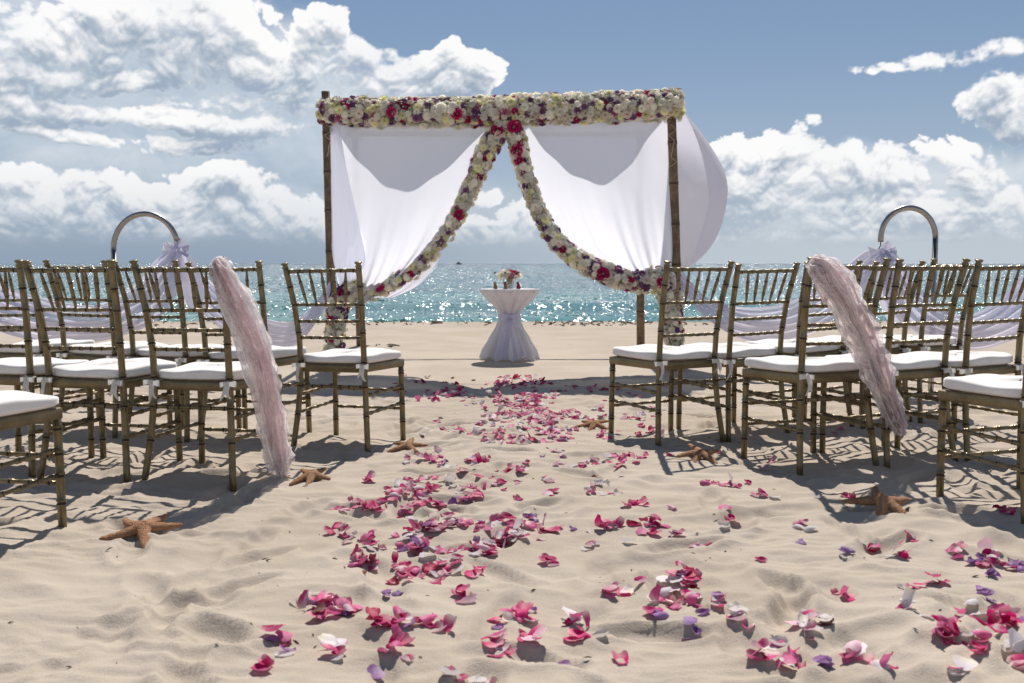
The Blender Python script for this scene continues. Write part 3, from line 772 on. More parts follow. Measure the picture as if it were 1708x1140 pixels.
# right side curtain, billowing outwards from the side beam to the tie on the front post
def billow():
    mb = MB(); A0 = at(1126, 172, AY0 + .05); A1 = Vector((br_t.x + .05, AY1, 2.33)); tie = at(1133, 452, AY0)
    low = Vector((br_b.x + .06, AY1 - .05, .45))
    def fn(u, v):
        a = A0.lerp(tie, v) ; top = A0.lerp(A1, u)
        b_ = A1.lerp(tie + Vector((.02, .25, .02)), v ** 1.5)
        p = a.lerp(b_, u)
        k = math.sin(math.pi * min(1, v ** 1.08)) ** .62 * math.sin(math.pi * (.04 + .92 * u) ** .55)
        x = .50 * k + .012 * math.sin(26 * u + 3 * v) * v + .02 * math.sin(9 * u + 14 * v) * v * v
        return (p.x + x, p.y, p.z + .06 * k * (v - .2))
    mb.grid(fn, 70, 90)
    return mb.obj('curtain', M['side'])
tag(billow(), 'white side curtain ballooning outwards to the right of the arch', 'curtain')
# scalloped roof valance behind the front beam
def valance(x0, y0, x1, y1, dep, label):
    mb = MB(); a, b_ = at(x0, y0, AY0 + .06), at(x1, y1, AY0 + .06)
    def fn(u, v):
        p = a.lerp(b_, u); k = math.sin(math.pi * u) ** .75
        return (p.x, p.y + dep * k * v, p.z - .05 * k * math.sin(math.pi * v) + .008 * math.sin(30 * u) * v)
    mb.grid(fn, 60, 14)
    return tag(mb.obj('roof_cloth', M['roofcloth']), label, 'cloth', 'roof cloths slung behind the front beam')
valance(560, 190, 812, 192, .23, 'white roof cloth slung behind the left half of the arch beam')
valance(872, 188, 1112, 182, .24, 'white roof cloth slung behind the right half of the arch beam')

# ------------------------------------------------------------------ flowers
def rose_mesh(name, mt, seed, opened=1.0):
    r_ = random.Random(seed); mb = MB(); uv = []
    for lay, (n, rad, hgt, lean, wd) in enumerate([(3, .18, .62, .05, .30), (4, .34, .62, .22, .42), (5, .58, .52, .5, .52), (6, .86, .34, .95, .58)]):
        for i in range(n):
            a = 2 * math.pi * (i + r_.uniform(-.12, .12)) / n + lay * .7
            for j in range(3):
                for k in range(4):
                    u = (k / 3 - .5) * 2; v = j / 2
                    rr = rad * (.35 + .65 * v) * (1 + lean * .15 * v) + .05 * v * v * (1 - u * u) * opened
                    ang = a + u * wd * (1.0 if lay else 1.3) * (1 - .12 * v)
                    z = hgt * v ** .8 * (1 - .18 * u * u * v) - .12 * lay * .3 - (.10 * lean if v == 1 else 0) + r_.uniform(-.02, .02)
                    mb.v.append((rr * math.cos(ang), rr * math.sin(ang), z)); uv.append((k / 3, v))
            o = len(mb.v) - 12
            for j in range(2):
                for k in range(3):
                    q = o + j * 4 + k; mb.f.append((q, q + 1, q + 5, q + 4)); mb.mi.append(0)
    me_ = mb.mesh(name, mt); fl_uv(me_, uv); return me_
def mum_mesh(name, mt, seed):
    r_ = random.Random(seed); mb = MB(); uv = []
    for lay, (n, L, el_) in enumerate([(15, 1.0, .22), (14, .92, .55), (11, .76, .88), (7, .5, 1.25)]):
        for i in range(n):
            a = 2 * math.pi * (i + r_.uniform(-.2, .2)) / n + lay * .3; e = el_ + r_.uniform(-.08, .08)
            dr = Vector((math.cos(a) * math.cos(e), math.sin(a) * math.cos(e), math.sin(e) * .8)); sd = Vector((-math.sin(a), math.cos(a), 0))
            o = len(mb.v)
            for v, w_, dz in ((.12, .04, 0), (.6, .12, .03), (1.0, .10, -.06 + .1 * e)):
                for k in (-1, 1): 
                    mb.v.append(tuple(dr * (L * v) + sd * (w_ * k) + Vector((0, 0, dz)))); uv.append((.5 + k * .3, v))
            for q in (0, 2): mb.f.append((o + q, o + q + 1, o + q + 3, o + q + 2)); mb.mi.append(0)
    me_ = mb.mesh(name, mt); fl_uv(me_, uv); return me_
def carn_mesh(name, mt, seed):
    r_ = random.Random(seed); mb = MB(); uv = []
    for lay, (rad, z0, z1, n) in enumerate([(1.0, .05, .22, 18), (.82, .18, .48, 16), (.58, .30, .66, 12), (.30, .42, .76, 8)]):
        o = len(mb.v); ph = r_.uniform(0, 6)
        for j, f in enumerate((.15, .65, 1.0)):
            for i in range(n):
                a = 2 * math.pi * i / n + ph; al = (1 if i % 2 else -1)
                rr = rad * f * (1 + .09 * al * (f > .9)) * (1 + r_.uniform(-.05, .05)); z = z0 + (z1 - z0) * f + al * .10 * f * (j == 2) + r_.uniform(-.04, .04)
                mb.v.append((rr * math.cos(a), rr * math.sin(a), z)); uv.append((i / n, f))
        for j in range(2):
            for i in range(n):
                q = o + j * n + i; q2 = o + j * n + (i + 1) % n; mb.f.append((q, q2, q2 + n, q + n)); mb.mi.append(0)
    me_ = mb.mesh(name, mt, smooth=False); fl_uv(me_, uv); return me_
FL = {'white_rose': [rose_mesh('white_rose', FM['white'], 1), rose_mesh('white_rose', FM['blush'], 2)],
      'white_carnation': [carn_mesh('white_carnation', FM['white'], 3), carn_mesh('white_carnation', FM['white'], 13)],
      'cream_chrysanthemum': [mum_mesh('cream_chrysanthemum', FM['cream'], 4)],
      'purple_rose': [rose_mesh('purple_rose', FM['purple'], 5), rose_mesh('purple_rose', FM['purple'], 15)],
      'magenta_rose': [rose_mesh('magenta_rose', FM['magenta'], 6)],
      'mauve_rose': [rose_mesh('mauve_rose', FM['mauve'], 7)]}
FW = [('white_rose', .36), ('white_carnation', .29), ('cream_chrysanthemum', .12), ('purple_rose', .12), ('magenta_rose', .06), ('mauve_rose', .05)]
def orient(n_, spin):
    return (n_.to_track_quat('Z', 'Y').to_matrix() @ Matrix.Rotation(spin, 3, 'Z')).to_euler()
def garland(label, path, rad, seed, specials=(), fsz=.036, aspan=(-2.1, 2.1)):
    """path: world points; rad: radius list; flowers over the side that faces the camera, top and bottom"""
    r_ = random.Random(seed); root = empty('flower_garland', path[0], label=label, cat='flower garland')
    n = len(path); Lt = sum((path[i + 1] - path[i]).length for i in range(n - 1))
    def rd(v):
        x = v * (n - 1); i = min(int(x), n - 2); return rad[i] * (1 - (x - i)) + rad[i + 1] * (x - i)
    mb = MB(); K = max(20, int(Lt / .04))
    pts = [catmull(path, i / K) for i in range(K + 1)]
    mb.tube([p - path[0] for p in pts], [rd(i / K) * (.80 + .06 * math.sin(i * 1.7)) for i in range(K + 1)], 14)
    mb.obj('greenery_core', M['green'], root)
    fill = MB(); fuv = []
    step = fsz * 1.42; rows = int(Lt / step); taken = []
    cnt = {}
    def put(kind, p, nrm, sc):
        me_ = r_.choice(FL[kind]); o = mkobj(kind, me_, root, p - path[0], orient(nrm, r_.uniform(0, 6.28)), sc)
        cnt[kind] = cnt.get(kind, 0) + 1
    def frame(v):
        T = (catmull(path, min(1, v + .005)) - catmull(path, max(0, v - .005))).normalized()
        f_ = Vector((0, -1, 0)); f_ = (f_ - T * f_.dot(T)).normalized(); s_ = T.cross(f_); return T, f_, s_
    for (sv, ang_, kind, sc) in specials:
        T, f_, s_ = frame(sv); c_ = catmull(path, sv); nrm = f_ * math.cos(ang_) + s_ * math.sin(ang_)
        p = c_ + nrm * rd(sv) * .95; put(kind, p, nrm, sc); taken.append((p, sc * .8))
    for i in range(rows + 1):
        v0 = (i + .5) / (rows + 1); rr = rd(v0); circ = rr * (aspan[1] - aspan[0]); m_ = max(3, int(circ / step))
        for j in range(m_):
            v = v0 + r_.uniform(-.35, .35) / (rows + 1); a = aspan[0] + (j + .5 + (.5 if i % 2 else 0) + r_.uniform(-.25, .25)) * (aspan[1] - aspan[0]) / m_
            v = min(1, max(0, v)); T, f_, s_ = frame(v); c_ = catmull(path, v); nrm = (f_ * math.cos(a) + s_ * math.sin(a))
            end = 0
            if v < .02: end = -1
            if v > .98: end = 1
            p = c_ + nrm * rd(v) * r_.uniform(.76, 1.06)
            if any((p - q).length < d_ for q, d_ in taken): continue
            x = r_.random(); 
            for kind, w_ in FW:
                x -= w_
                if x < 0: break
            sz = fsz * r_.uniform(.76, 1.18) * (1.12 if kind in ('cream_chrysanthemum', 'magenta_rose') else .92 if kind == 'purple_rose' else 1)
            put(kind, p, (nrm + T * (end * .8) + Vector((r_.uniform(-.25, .25), r_.uniform(-.25, .1), r_.uniform(-.25, .25)))).normalized(), sz)
    for i in range(int(Lt * 190)):
        v = r_.random(); a = r_.uniform(*aspan); T, f_, s_ = frame(v); nrm = f_ * math.cos(a) + s_ * math.sin(a)
        c_ = catmull(path, v) + nrm * rd(v) * r_.uniform(1.0, 1.13) - path[0]; q = nrm.to_track_quat('Z', 'Y').to_matrix(); s0 = r_.uniform(.008, .014)
        o = len(fill.v); fill.v.append(tuple(c_ + q @ Vector((0, 0, -.003)))); fuv.append((.5, 0))
        for k in range(10):
            aa_ = math.pi * k / 5; rr = s0 * (1 if k % 2 else .45); fill.v.append(tuple(c_ + q @ Vector((rr * math.cos(aa_), rr * math.sin(aa_), .003 if k % 2 else 0)))); fuv.append((.5, 1 if k % 2 else .3))
        for k in range(10): fill.f.append((o, o + 1 + k, o + 1 + (k + 1) % 10)); fill.mi.append(0)
    fo = fill.mesh('filler_blossoms', FM['white'], smooth=False); fl_uv(fo, fuv); fo = mkobj('filler_blossoms', fo, root); fo['kind'] = 'stuff'
    return root
GY = AY0 - .03
G1 = [at(x, y, GY) for x, y in ((534, 186), (600, 188), (680, 189), (760, 189), (830, 186), (900, 183), (980, 181), (1060, 178), (1136, 175))]
garland('broad white, purple and magenta flower garland along the top beam of the arch', G1, [.10, .122, .122, .118, .128, .125, .122, .122, .118], 21,
        specials=((.38, .2, 'magenta_rose', .05),), fsz=.034)
G2 = [at(x, y, GY + .01) for x, y in ((842, 208), (822, 236), (804, 268), (789, 305), (770, 345), (745, 385), (712, 425), (675, 455), (630, 478), (590, 484), (566, 505), (560, 545), (556, 582))]
G2[-1].z = .03
garland('flower garland edging the left curtain and hanging down the left post', G2, [.085, .09, .080, .072, .070, .070, .075, .085, .10, .10, .095, .085, .08], 22,
        specials=((.045, .2, 'magenta_rose', .055), (.36, -.3, 'magenta_rose', .05), (.66, .1, 'magenta_rose', .062), (.90, .5, 'magenta_rose', .045)), fsz=.033)
G3 = [at(x, y, GY - .02) for x, y in ((856, 208), (864, 244), (874, 284), (888, 325), (906, 368), (932, 405), (970, 437), (1012, 458), (1060, 468), (1105, 468), (1118, 495), (1122, 540), (1128, 580))]
G3[-1].z = .03
garland('flower garland edging the right curtain and hanging down the right post', G3, [.085, .075, .068, .066, .066, .070, .080, .092, .10, .11, .10, .09, .085], 23,
        specials=((.02, .0, 'magenta_rose', .060), (.10, .3, 'magenta_rose', .055), (.57, .1, 'magenta_rose', .058), (.74, .2, 'magenta_rose', .05)), fsz=.033)

# ------------------------------------------------------------------ hoops with swags
def hoop(px0, px1, ptop, pend, Yd, label):
    a = at(px0, 470, Yd); b_ = at(px1, pend, Yd); top = at((px0 + px1) / 2, ptop, Yd)
    root = empty('steel_hoop', (a.x, Yd, 0), label=label, cat='hoop pole', group='steel hoop poles beside the front row')
    mb = MB(); r_ = abs(b_.x - a.x) / 2; cx_ = (a.x + b_.x) / 2; sg = 1 if b_.x > a.x else -1
    pts = [Vector((a.x, Yd, -.1)), Vector((a.x, Yd, .5)), Vector((a.x, Yd, top.z - r_ * 1.1))]
    for k in range(0, 25):
        an = math.pi - math.pi * k / 24; pts.append(Vector((cx_ + sg * r_ * math.cos(an), Yd, top.z - r_ * 1.1 + r_ * 1.1 * math.sin(an))))
    pts.append(Vector((b_.x, Yd, min(pts[-1].z - .01, b_.z))))
    zc = b_.z
    pts = [p for i, p in enumerate(pts) if i < 15 or p.z > zc - .005] 
    mb.tube([p - Vector((a.x, Yd, 0)) for p in pts], .0195, 14); mb.obj('bent_pole', M['steel'], root)
    mb = MB(); e = pts[-1] - Vector((a.x, Yd, 0)); mb.tube([e, e + Vector((0, 0, -.025)), e + Vector((sg * .012, 0, -.045)), e + Vector((0, 0, -.06)), e + Vector((-sg * .012, 0, -.045)), e + Vector((0, 0, -.028))], .004, 6)
    mb.obj('hook', M['groove'], root)
    return pts[-1]
HLY, HRY = 7.2, 7.2
eL = hoop(191, 297, 357, 404, HLY, 'bent steel hoop pole behind the left chairs')
eR = hoop(1558, 1469, 347, 404, HRY, 'bent steel hoop pole behind the right chairs')
def swag(top, bot, d0_, d1_, label, mt='swag', nf=5, seed=0, am=.05):
    """top/bot: px polylines with the same number of points; depth runs from d0_ to d1_"""
    n = len(top)
    def dp(i): return d0_ + (d1_ - d0_) * i / (n - 1)
    Tp = [at(a, b_, dp(i)) for i, (a, b_) in enumerate(top)]; Bp = [at(a, b_, dp(i) - .12 * math.sin(math.pi * i / (n - 1))) for i, (a, b_) in enumerate(bot)]
    mb = MB()
    def fn(u, v):
        a = catmull(Tp, u); b_ = catmull(Bp, u); p = a.lerp(b_, v); w_ = (b_ - a).length
        k = min(1, w_ / .25)
        return (p.x, p.y - am * k * math.sin(2 * math.pi * nf * v + 3 * u + seed) * (.4 + .6 * math.cos(math.pi * u) ** 2) + .01 * math.sin(31 * u + 5 * v), p.z + .008 * math.sin(9 * v + 14 * u) * k)
    mb.grid(fn, 90, 50)
    return tag(mb.obj('fabric_swag', M[mt]), label, 'fabric swag', 'pale fabric swags hung between hoops and arch')
swag([(300, 414), (345, 462), (400, 510), (450, 534), (490, 536), (525, 505), (550, 470)], [(300, 424), (322, 500), (385, 560), (445, 580), (495, 574), (532, 532), (552, 484)], HLY, AY0 - .1,
     'pale lavender swag hanging from the left hoop to the left arch post', seed=1)
swag([(294, 414), (262, 436), (222, 476), (160, 508), (100, 506), (50, 492), (-10, 470), (-80, 430)], [(300, 424), (300, 480), (262, 536), (190, 566), (110, 572), (40, 568), (-30, 540), (-90, 450)], HLY, 6.6,
     'pale lavender swag hanging from the left hoop out of the frame', seed=2)
swag([(1467, 414), (1438, 424), (1400, 455), (1350, 488), (1300, 510), (1240, 512), (1180, 496), (1136, 452)], [(1464, 424), (1440, 488), (1400, 530), (1350, 560), (1295, 572), (1235, 566), (1175, 530), (1134, 480)], HRY, AY0 - .1,
     'pale lavender swag hanging from the right hoop to the right arch post', seed=3)
swag([(1470, 414), (1500, 428), (1525, 464), (1560, 508), (1610, 528), (1660, 505), (1700, 462), (1770, 420)], [(1466, 424), (1482, 500), (1515, 548), (1565, 572), (1620, 582), (1680, 572), (1730, 545), (1780, 450)], HRY, 6.6,
     'pale lavender swag hanging from the right hoop out of the frame', seed=4)
def ruffle(c_, label, seed, tail):
    r_ = random.Random(seed); mb = MB()
    for q in range(5):
        ph = r_.uniform(0, 6.28); el_ = r_.uniform(-.5, .9)
        def fn(u, v):
            a = (u - .5) * 2.6 + ph; rr = .015 + .085 * v
            return c_ + Vector((rr * math.cos(a), -.02 + rr * math.sin(a) * .5, rr * math.sin(a) * .7 + .02 * math.sin(14 * u + q) * v - .02))
        mb.grid(fn, 20, 5)
    def tl(u, v):
        p = c_.lerp(Vector(tail), v); wv = .03 + .075 * math.sin(math.pi * min(1, v * .75 + .08))
        return p + Vector(((u - .5) * 2 * wv, .03 * math.sin(12 * u + 4 * v), .01 * math.sin(20 * u)))
    mb.grid(tl, 20, 30)
    me_ = mb.mesh('tie_ruffle', M['side']); uvl = me_.uv_layers.new(name='UVMap')
    li = np.zeros(len(me_.loops), np.int32); me_.loops.foreach_get('vertex_index', li)
    co_ = np.array([v_.co[:] for v_ in me_.vertices]); uv = np.stack([(co_[li, 0] - c_.x) * 4 + .5, (co_[li, 2] - c_.z)], 1); uvl.data.foreach_set('uv', uv.ravel())
    return tag(mkobj('tie_ruffle', me_), label, 'fabric tie', 'organza ties at the hoop ends')
ruffle(eL + Vector((0, -.02, -.05)), 'white and pink organza tie at the end of the left hoop', 4, at(336, 520, HLY - .1))
ruffle(eR + Vector((0, -.02, -.05)), 'white and pink organza tie at the end of the right hoop', 5, at(1500, 545, HRY - .1))

# ------------------------------------------------------------------ table
TB = ground(853, 601); TY = TB.y; tz = hz_at(TB.x, TY)
def tpx(x, y): return at(x, y, TY)
pxm = (at(900, 600, TY) - at(899, 600, TY)).length
Ztab = at(848, 483, TY).z
tab = empty('cocktail_table', (TB.x - .02, TY, tz), label='small round table under a cloth gathered at the waist, centred under the arch', cat='table')
ph_ = [rnd.uniform(0, 6.28) for _ in range(6)]
def prof_r(z):
    key = [(0, 44), (.12, 41), (.30, 31), (.48, 20.5), (.60, 15.5), (.68, 17), (.78, 27), (.88, 39), (.96, 48), (1.0, 49.5)]
    for a, b_ in zip(key, key[1:]):
        if z <= b_[0] + 1e-9: f = (z - a[0]) / (b_[0] - a[0]); f = f * f * (3 - 2 * f) * .4 + f * .6; return (a[1] + f * (b_[1] - a[1])) * pxm
    return key[-1][1] * pxm
Ht = Ztab - tz
def tcl(u, v):
    a = 2 * math.pi * u; z = v; r0 = prof_r(z)
    fa_ = .045 + .10 * (1 - min(1, abs(z - .6) * 3.0)) if z > .6 else .05 + .09 * (1 - z)
    if z > .97: fa_ *= .2
    k = fa_ * (math.sin(13 * a + ph_[0] + 1.2 * z) + .6 * math.sin(22 * a + ph_[1]) + .5 * math.sin(7 * a + ph_[2]))
    hem = (.02 * math.sin(9 * a + ph_[3]) + .015) * (1 - z) ** 6
    return (r0 * (1 + k) * math.cos(a), r0 * (1 + k) * math.sin(a), max(.004, z * Ht + hem * 1.2) - (0 if z > .03 else .0))
mb = MB(); mb.grid(tcl, 200, 70, closeu=True)
n0 = len(mb.v) ; r_top = 49.5 * pxm
mb2 = MB()
mb2.grid(lambda u, v: (r_top * (1.012 if v < .35 else 1.0 - (v - .35) / .65) * math.cos(6.2832 * u), r_top * (1.012 if v < .35 else 1.0 - (v - .35) / .65) * math.sin(6.2832 * u), Ht - .012 + min(.016, v * .045)), 64, 12, closeu=True)
mb.obj('draped_cloth', M['tablecloth'], tab); mb2.obj('table_top', M['tablecloth'], tab)
mb = MB()
zs = .615 * Ht
mb.grid(lambda u, v: ((16.2 + 2.2 * math.sin(math.pi * v)) * pxm * math.cos(6.2832 * u) * (1 + .02 * math.sin(40 * u)), (16.2 + 2.2 * math.sin(math.pi * v)) * pxm * math.sin(6.2832 * u), zs + (v - .5) * .07 + .006 * math.sin(12 * u)), 60, 8, closeu=True)
mb.obj('waist_sash', M['swag'], tab)
mb = MB(); kx, ky = .0, -20.5 * pxm
def loop(sx, L, hh_, dr):
    mb.grid(lambda u, v: (kx + sx * L * math.sin(math.pi * u) ** .8 * (.55 + .45 * u), ky - .015 - .035 * math.sin(2 * math.pi * u), zs + dr * math.sin(math.pi * u) + (v - .5) * hh_ * (.25 + math.sin(math.pi * u)) + .01 * math.sin(8 * v)), 24, 8)
loop(1, .135, .10, -.045); loop(-1, .085, .07, -.02)
for sx, x1, w1 in ((-1, -.09, .055), (1, .04, .06)):
    mb.grid(lambda u, v: (kx + x1 * v + (u - .5) * 2 * (.015 + w1 * v ** .8), ky - .02 - .13 * v + .012 * math.sin(9 * u + 2), zs - v * (zs - .02)), 12, 24)
mb.tube([(kx - .02, ky - .01, zs), (kx, ky - .03, zs), (kx + .02, ky - .01, zs)], [.012, .022, .012], 10)
mb.obj('sash_bow', M['swag'], tab)
# on the table
m, t, out = mat('clear_glass'); gb = t.n('ShaderNodeBsdfGlass', {0: (.95, .97, .97, 1), 'Roughness': .03, 'IOR': 1.25}); tp = t.n('ShaderNodeBsdfTransparent')
mx = t.n('ShaderNodeMixShader', {0: .45, 1: gb.outputs[0], 2: tp.outputs[0]}); t.L.new(mx.outputs[0], out.inputs[0]); M['glass'] = m
M['red_sand'] = prin('red_sand', (.30, .02, .03), .9); M['tan_sand'] = prin('tan_sand', (.30, .19, .10), .9); M['cork'] = prin('dark_stopper', (.04, .035, .03), .6)
for px, s1, s2, lb in ((825.5, 'tan_sand', 'tan_sand', 'slim glass bottle of tan sand, left on the table'), (842.5, 'red_sand', 'tan_sand', 'slim glass bottle of red and tan sand, middle of the table'), (864, 'red_sand', 'red_sand', 'slim glass bottle of red sand, right on the table')):
    p = at(px, 483, TY - .10); ro = empty('sand_bottle', (p.x, TY - .10, Ztab + .005), label=lb, cat='bottle', group='sand bottles on the small table')
    hb = .15
    def bott(r0, zz, wob=1):
        q = MB(); q.tube([(wob * .006 * math.sin(z * 60), 0, z) for z in zz], [r0 * (.9 + .25 * math.sin(z * 60 + 1)) if z < .1 else r0 * (.9 - (z - .1) * 10) for z in zz], 12); return q
    bott(.019, [0, .015, .03, .045, .06, .075, .09, .1, .12, .135, .15]).obj('glass_body', M['glass'], ro)
    bott(.0165, [.004, .015, .03, .04]).obj('lower_sand', M[s2], ro); bott(.0165, [.0405, .05, .06, .07]).obj('upper_sand', M[s1], ro)
    q = MB(); q.tube([(0, 0, .148), (0, 0, .156), (0, 0, .162)], [.009, .011, .008], 10); q.obj('stopper', M['cork'], ro)
vz = empty('glass_vase', (at(850, 483, TY).x, TY + .03, Ztab + .005), label='round glass vase at the middle of the small table', cat='vase')
q = MB(); q.tube([(0, 0, z) for z in (0, .01, .04, .07, .09)], [.035, .05, .058, .05, .045], 18); q.obj('vase_body', M['glass'], vz)
q = MB()
for i in range(70):
    a = rnd.uniform(0, 6.28); rr = rnd.uniform(0, .042); z = rnd.uniform(.01, .07); s0 = .006
    o_ = len(q.v); c_ = Vector((rr * math.cos(a), rr * math.sin(a), z))
    for d_ in ((1, 0, 0), (-1, 0, 0), (0, 1, 0), (0, -1, 0), (0, 0, 1), (0, 0, -1)): q.v.append(tuple(c_ + Vector(d_) * s0))
    for a_, b2, c2 in ((0, 2, 4), (2, 1, 4), (1, 3, 4), (3, 0, 4), (2, 0, 5), (1, 2, 5), (3, 1, 5), (0, 3, 5)): q.f.append((o_ + a_, o_ + b2, o_ + c2)); q.mi.append(0)
o_ = q.obj('glass_pebbles', M['cushion'], vz); o_['kind'] = 'stuff'
bq = empty('bouquet', (vz.location.x, TY + .03, Ztab + .12), label='small bouquet of white and magenta flowers in the glass vase', cat='bouquet')
q = MB(); q.tube([(0, 0, -.07), (0, 0, -.03), (0, 0, .0)], [.02, .03, .06], 10); q.obj('stems', M['green'], bq)
r3 = random.Random(9)
for i in range(34):
    a = i * 2.4; e = math.acos(1 - (i + .5) / 34 * 1.15); d_ = Vector((math.sin(e) * math.cos(a), math.sin(e) * math.sin(a), math.cos(e)))
    kd = 'white_carnation' if (d_.x < -.25 or r3.random() < .35) and not (d_.z > .85) else r3.choice(['magenta_rose', 'mauve_rose', 'magenta_rose', 'white_rose'])
    mkobj(kd, FL[kd][0], bq, Vector((d_.x * .105, d_.y * .09, d_.z * .06)), orient(d_, r3.uniform(0, 6)), r3.uniform(.024, .03))

# ------------------------------------------------------------------ starfish
m, t, out = mat('starfish_skin'); c = t.n('ShaderNodeTexCoord').outputs['Object']; oi = t.n('ShaderNodeObjectInfo').outputs['Random']
vo_ = t.n('ShaderNodeTexVoronoi', {'Vector': c, 'Scale': 190.0}); kn = t.noise(c, 30, 4, .6)
colr = t.mix(t.ss(kn, .35, .7), (.30, .135, .065), (.40, .215, .11)); colr = t.mix(t.m('MULTIPLY', oi, .75), colr, (.27, .175, .11))
colr = t.mix(t.ss(vo_.outputs[0], .0, .35, .55, 0), colr, (.62, .42, .26))
b = t.n('ShaderNodeBump', {'Height': t.m('SUBTRACT', 1.0, vo_.outputs[0]), 'Strength': 1.0, 'Distance': .004})
p = t.n('ShaderNodeBsdfPrincipled', {'Base Color': colr, 'Roughness': .8, 'Specular IOR Level': .2, 'Normal': b.outputs[0]}); t.L.new(p.outputs[0], out.inputs[0]); M['star'] = m
def starfish(px, py, R_, rot, label, tilt=13, seed=0):
    r_ = random.Random(seed); c_ = ground(px, py); c_.z = float(np.percentile(sand_h(c_.x + R_ * .7 * np.cos(np.arange(12) * .52), c_.y + R_ * .7 * np.sin(np.arange(12) * .52)), 70)); mb = MB()
    
    arms = [(R(90 + 72 * k + r_.uniform(-10, 10)), R_ * r_.uniform(.80, 1.14), r_.uniform(-.38, .38)) for k in range(5)]
    # each arm is a flattened tapering limb; limbs share the domed centre
    for a0, L, bend in arms:
        pts = []; rad = []
        for k in range(15):
            f = k / 14; a = a0 + bend * f; 
            pts.append(Vector((math.cos(a) * L * f, math.sin(a) * L * f, R_ * (.16 * (1 - f) ** 1.2 - .02) + R_ * .03 * math.sin(3 * f + seed))))
            rad.append(R_ * (.150 * (1 - f) ** .8 + .056) * (1 if k < 14 else .45) * (1 + .07 * math.sin(k * 2.3 + seed)))
        mb.tube(pts, rad, 14, flat=1)
    mb.grid(lambda u, v: (R_ * .27 * math.sin(math.pi * v * .5) * math.cos(6.2832 * u), R_ * .27 * math.sin(math.pi * v * .5) * math.sin(6.2832 * u), R_ * (.24 * math.cos(math.pi * v * .5) + .04)), 24, 8, closeu=True)
    v_ = np.array(mb.v); nn = perlin(v_[:, 0] * 160 / 1.6 + seed, v_[:, 1] * 100 + v_[:, 2] * 90); v_[:, 2] += nn * R_ * .035; v_[:, 2] *= .68
    mb.v = list(map(tuple, v_))
    o = mb.obj('starfish', M['star']); o.location = (c_.x, c_.y, c_.z + R_ * .10 + .004)
    o.rotation_euler = (Matrix.Rotation(R(tilt), 3, 'X') @ Matrix.Rotation(R(rot), 3, 'Z')).to_euler()
    return tag(o, label, 'starfish', 'starfish along the edges of the aisle')
ST = [(1474, 862, .137, 2, 'large orange-brown starfish nearest on the right, touching a magenta petal'), (240, 908, .128, -8, 'reddish starfish lowest on the left, in front of the nearest left chair'),
      (520, 808, .112, -22, 'orange starfish just below the hanging end of the left sash'), (1168, 776, .115, 4, 'brown starfish on the right beside a white-pink petal, mid aisle edge'),
      (680, 754, .108, -14, 'brown starfish in front of the front-row left aisle chair'), (990, 723, .110, 38, 'dark tan starfish among petals near the front-row right aisle chair')]
for i, (x, y, r_, ro_, lb) in enumerate(ST): starfish(x, y, r_, ro_, lb, tilt=(15, 12, 12, 14, 13, 14)[i], seed=i + 2)

# ------------------------------------------------------------------ petals
def petal_mesh(mt, kind, seed):
    r_ = random.Random(seed); mb = MB(); uv = []; NU, NV = 7, 7
    cu, cv, fold, rim = {'cupped': (.85, .50, 0, .22), 'flat': (.22, .14, 0, .22), 'folded': (1.25, .25, .0, .15), 'curled': (.55, 1.05, 0, .3), 'wavy': (.35, .3, 0, .55)}[kind]
    w0 = r_.uniform(.85, 1.1); ph = r_.uniform(0, 6)
    for j in range(NV + 1):
        v = j / NV
        wd = w0 * (math.sin(math.pi * min(1, v * .93 + .04) ** .72) ** .62) * .5 if v < 1 else w0 * .20
        for i in range(NU + 1):
            u = (i / NU - .5) * 2
            x = u * wd; y = v - .5 - .05 * u * u + (.05 * abs(u) ** 2 if v > .9 else 0)
            a1 = x * cu * 3.2; xx = math.sin(a1) / (cu * 3.2 + 1e-6); z = (1 - math.cos(a1)) / (cu * 3.2 + 1e-6)
            a2 = y * cv * 3.0; yy_ = math.sin(a2) / (cv * 3 + 1e-6); z += (1 - math.cos(a2)) / (cv * 3 + 1e-6)
            z += rim * .22 * v * (abs(u) ** 2) * math.sin(5 * u + 6 * v + ph) + rim * .10 * math.sin(9 * v + 4 * u + ph) * abs(u)
            if v > .8: z -= (v - .8) * rim * 2.2
            mb.v.append((xx, yy_, z)); uv.append((i / NU, v))
    for j in range(NV):
        for i in range(NU):
            a = j * (NU + 1) + i; mb.f.append((a, a + 1, a + NU + 2, a + NU + 1)); mb.mi.append(0)
    zmin = min(p_[2] for p_ in mb.v); mb.v = [(a, b_, c_ - zmin) for a, b_, c_ in mb.v]
    me_ = mb.mesh('rose_petal', mt); fl_uv(me_, uv); return me_
KINDS = ['cupped', 'flat', 'folded', 'curled', 'wavy']
PM = {(c_, k): petal_mesh(PC[c_], k, 40 + i * 7 + j) for i, c_ in enumerate(PC) for j, k in enumerate(KINDS)}
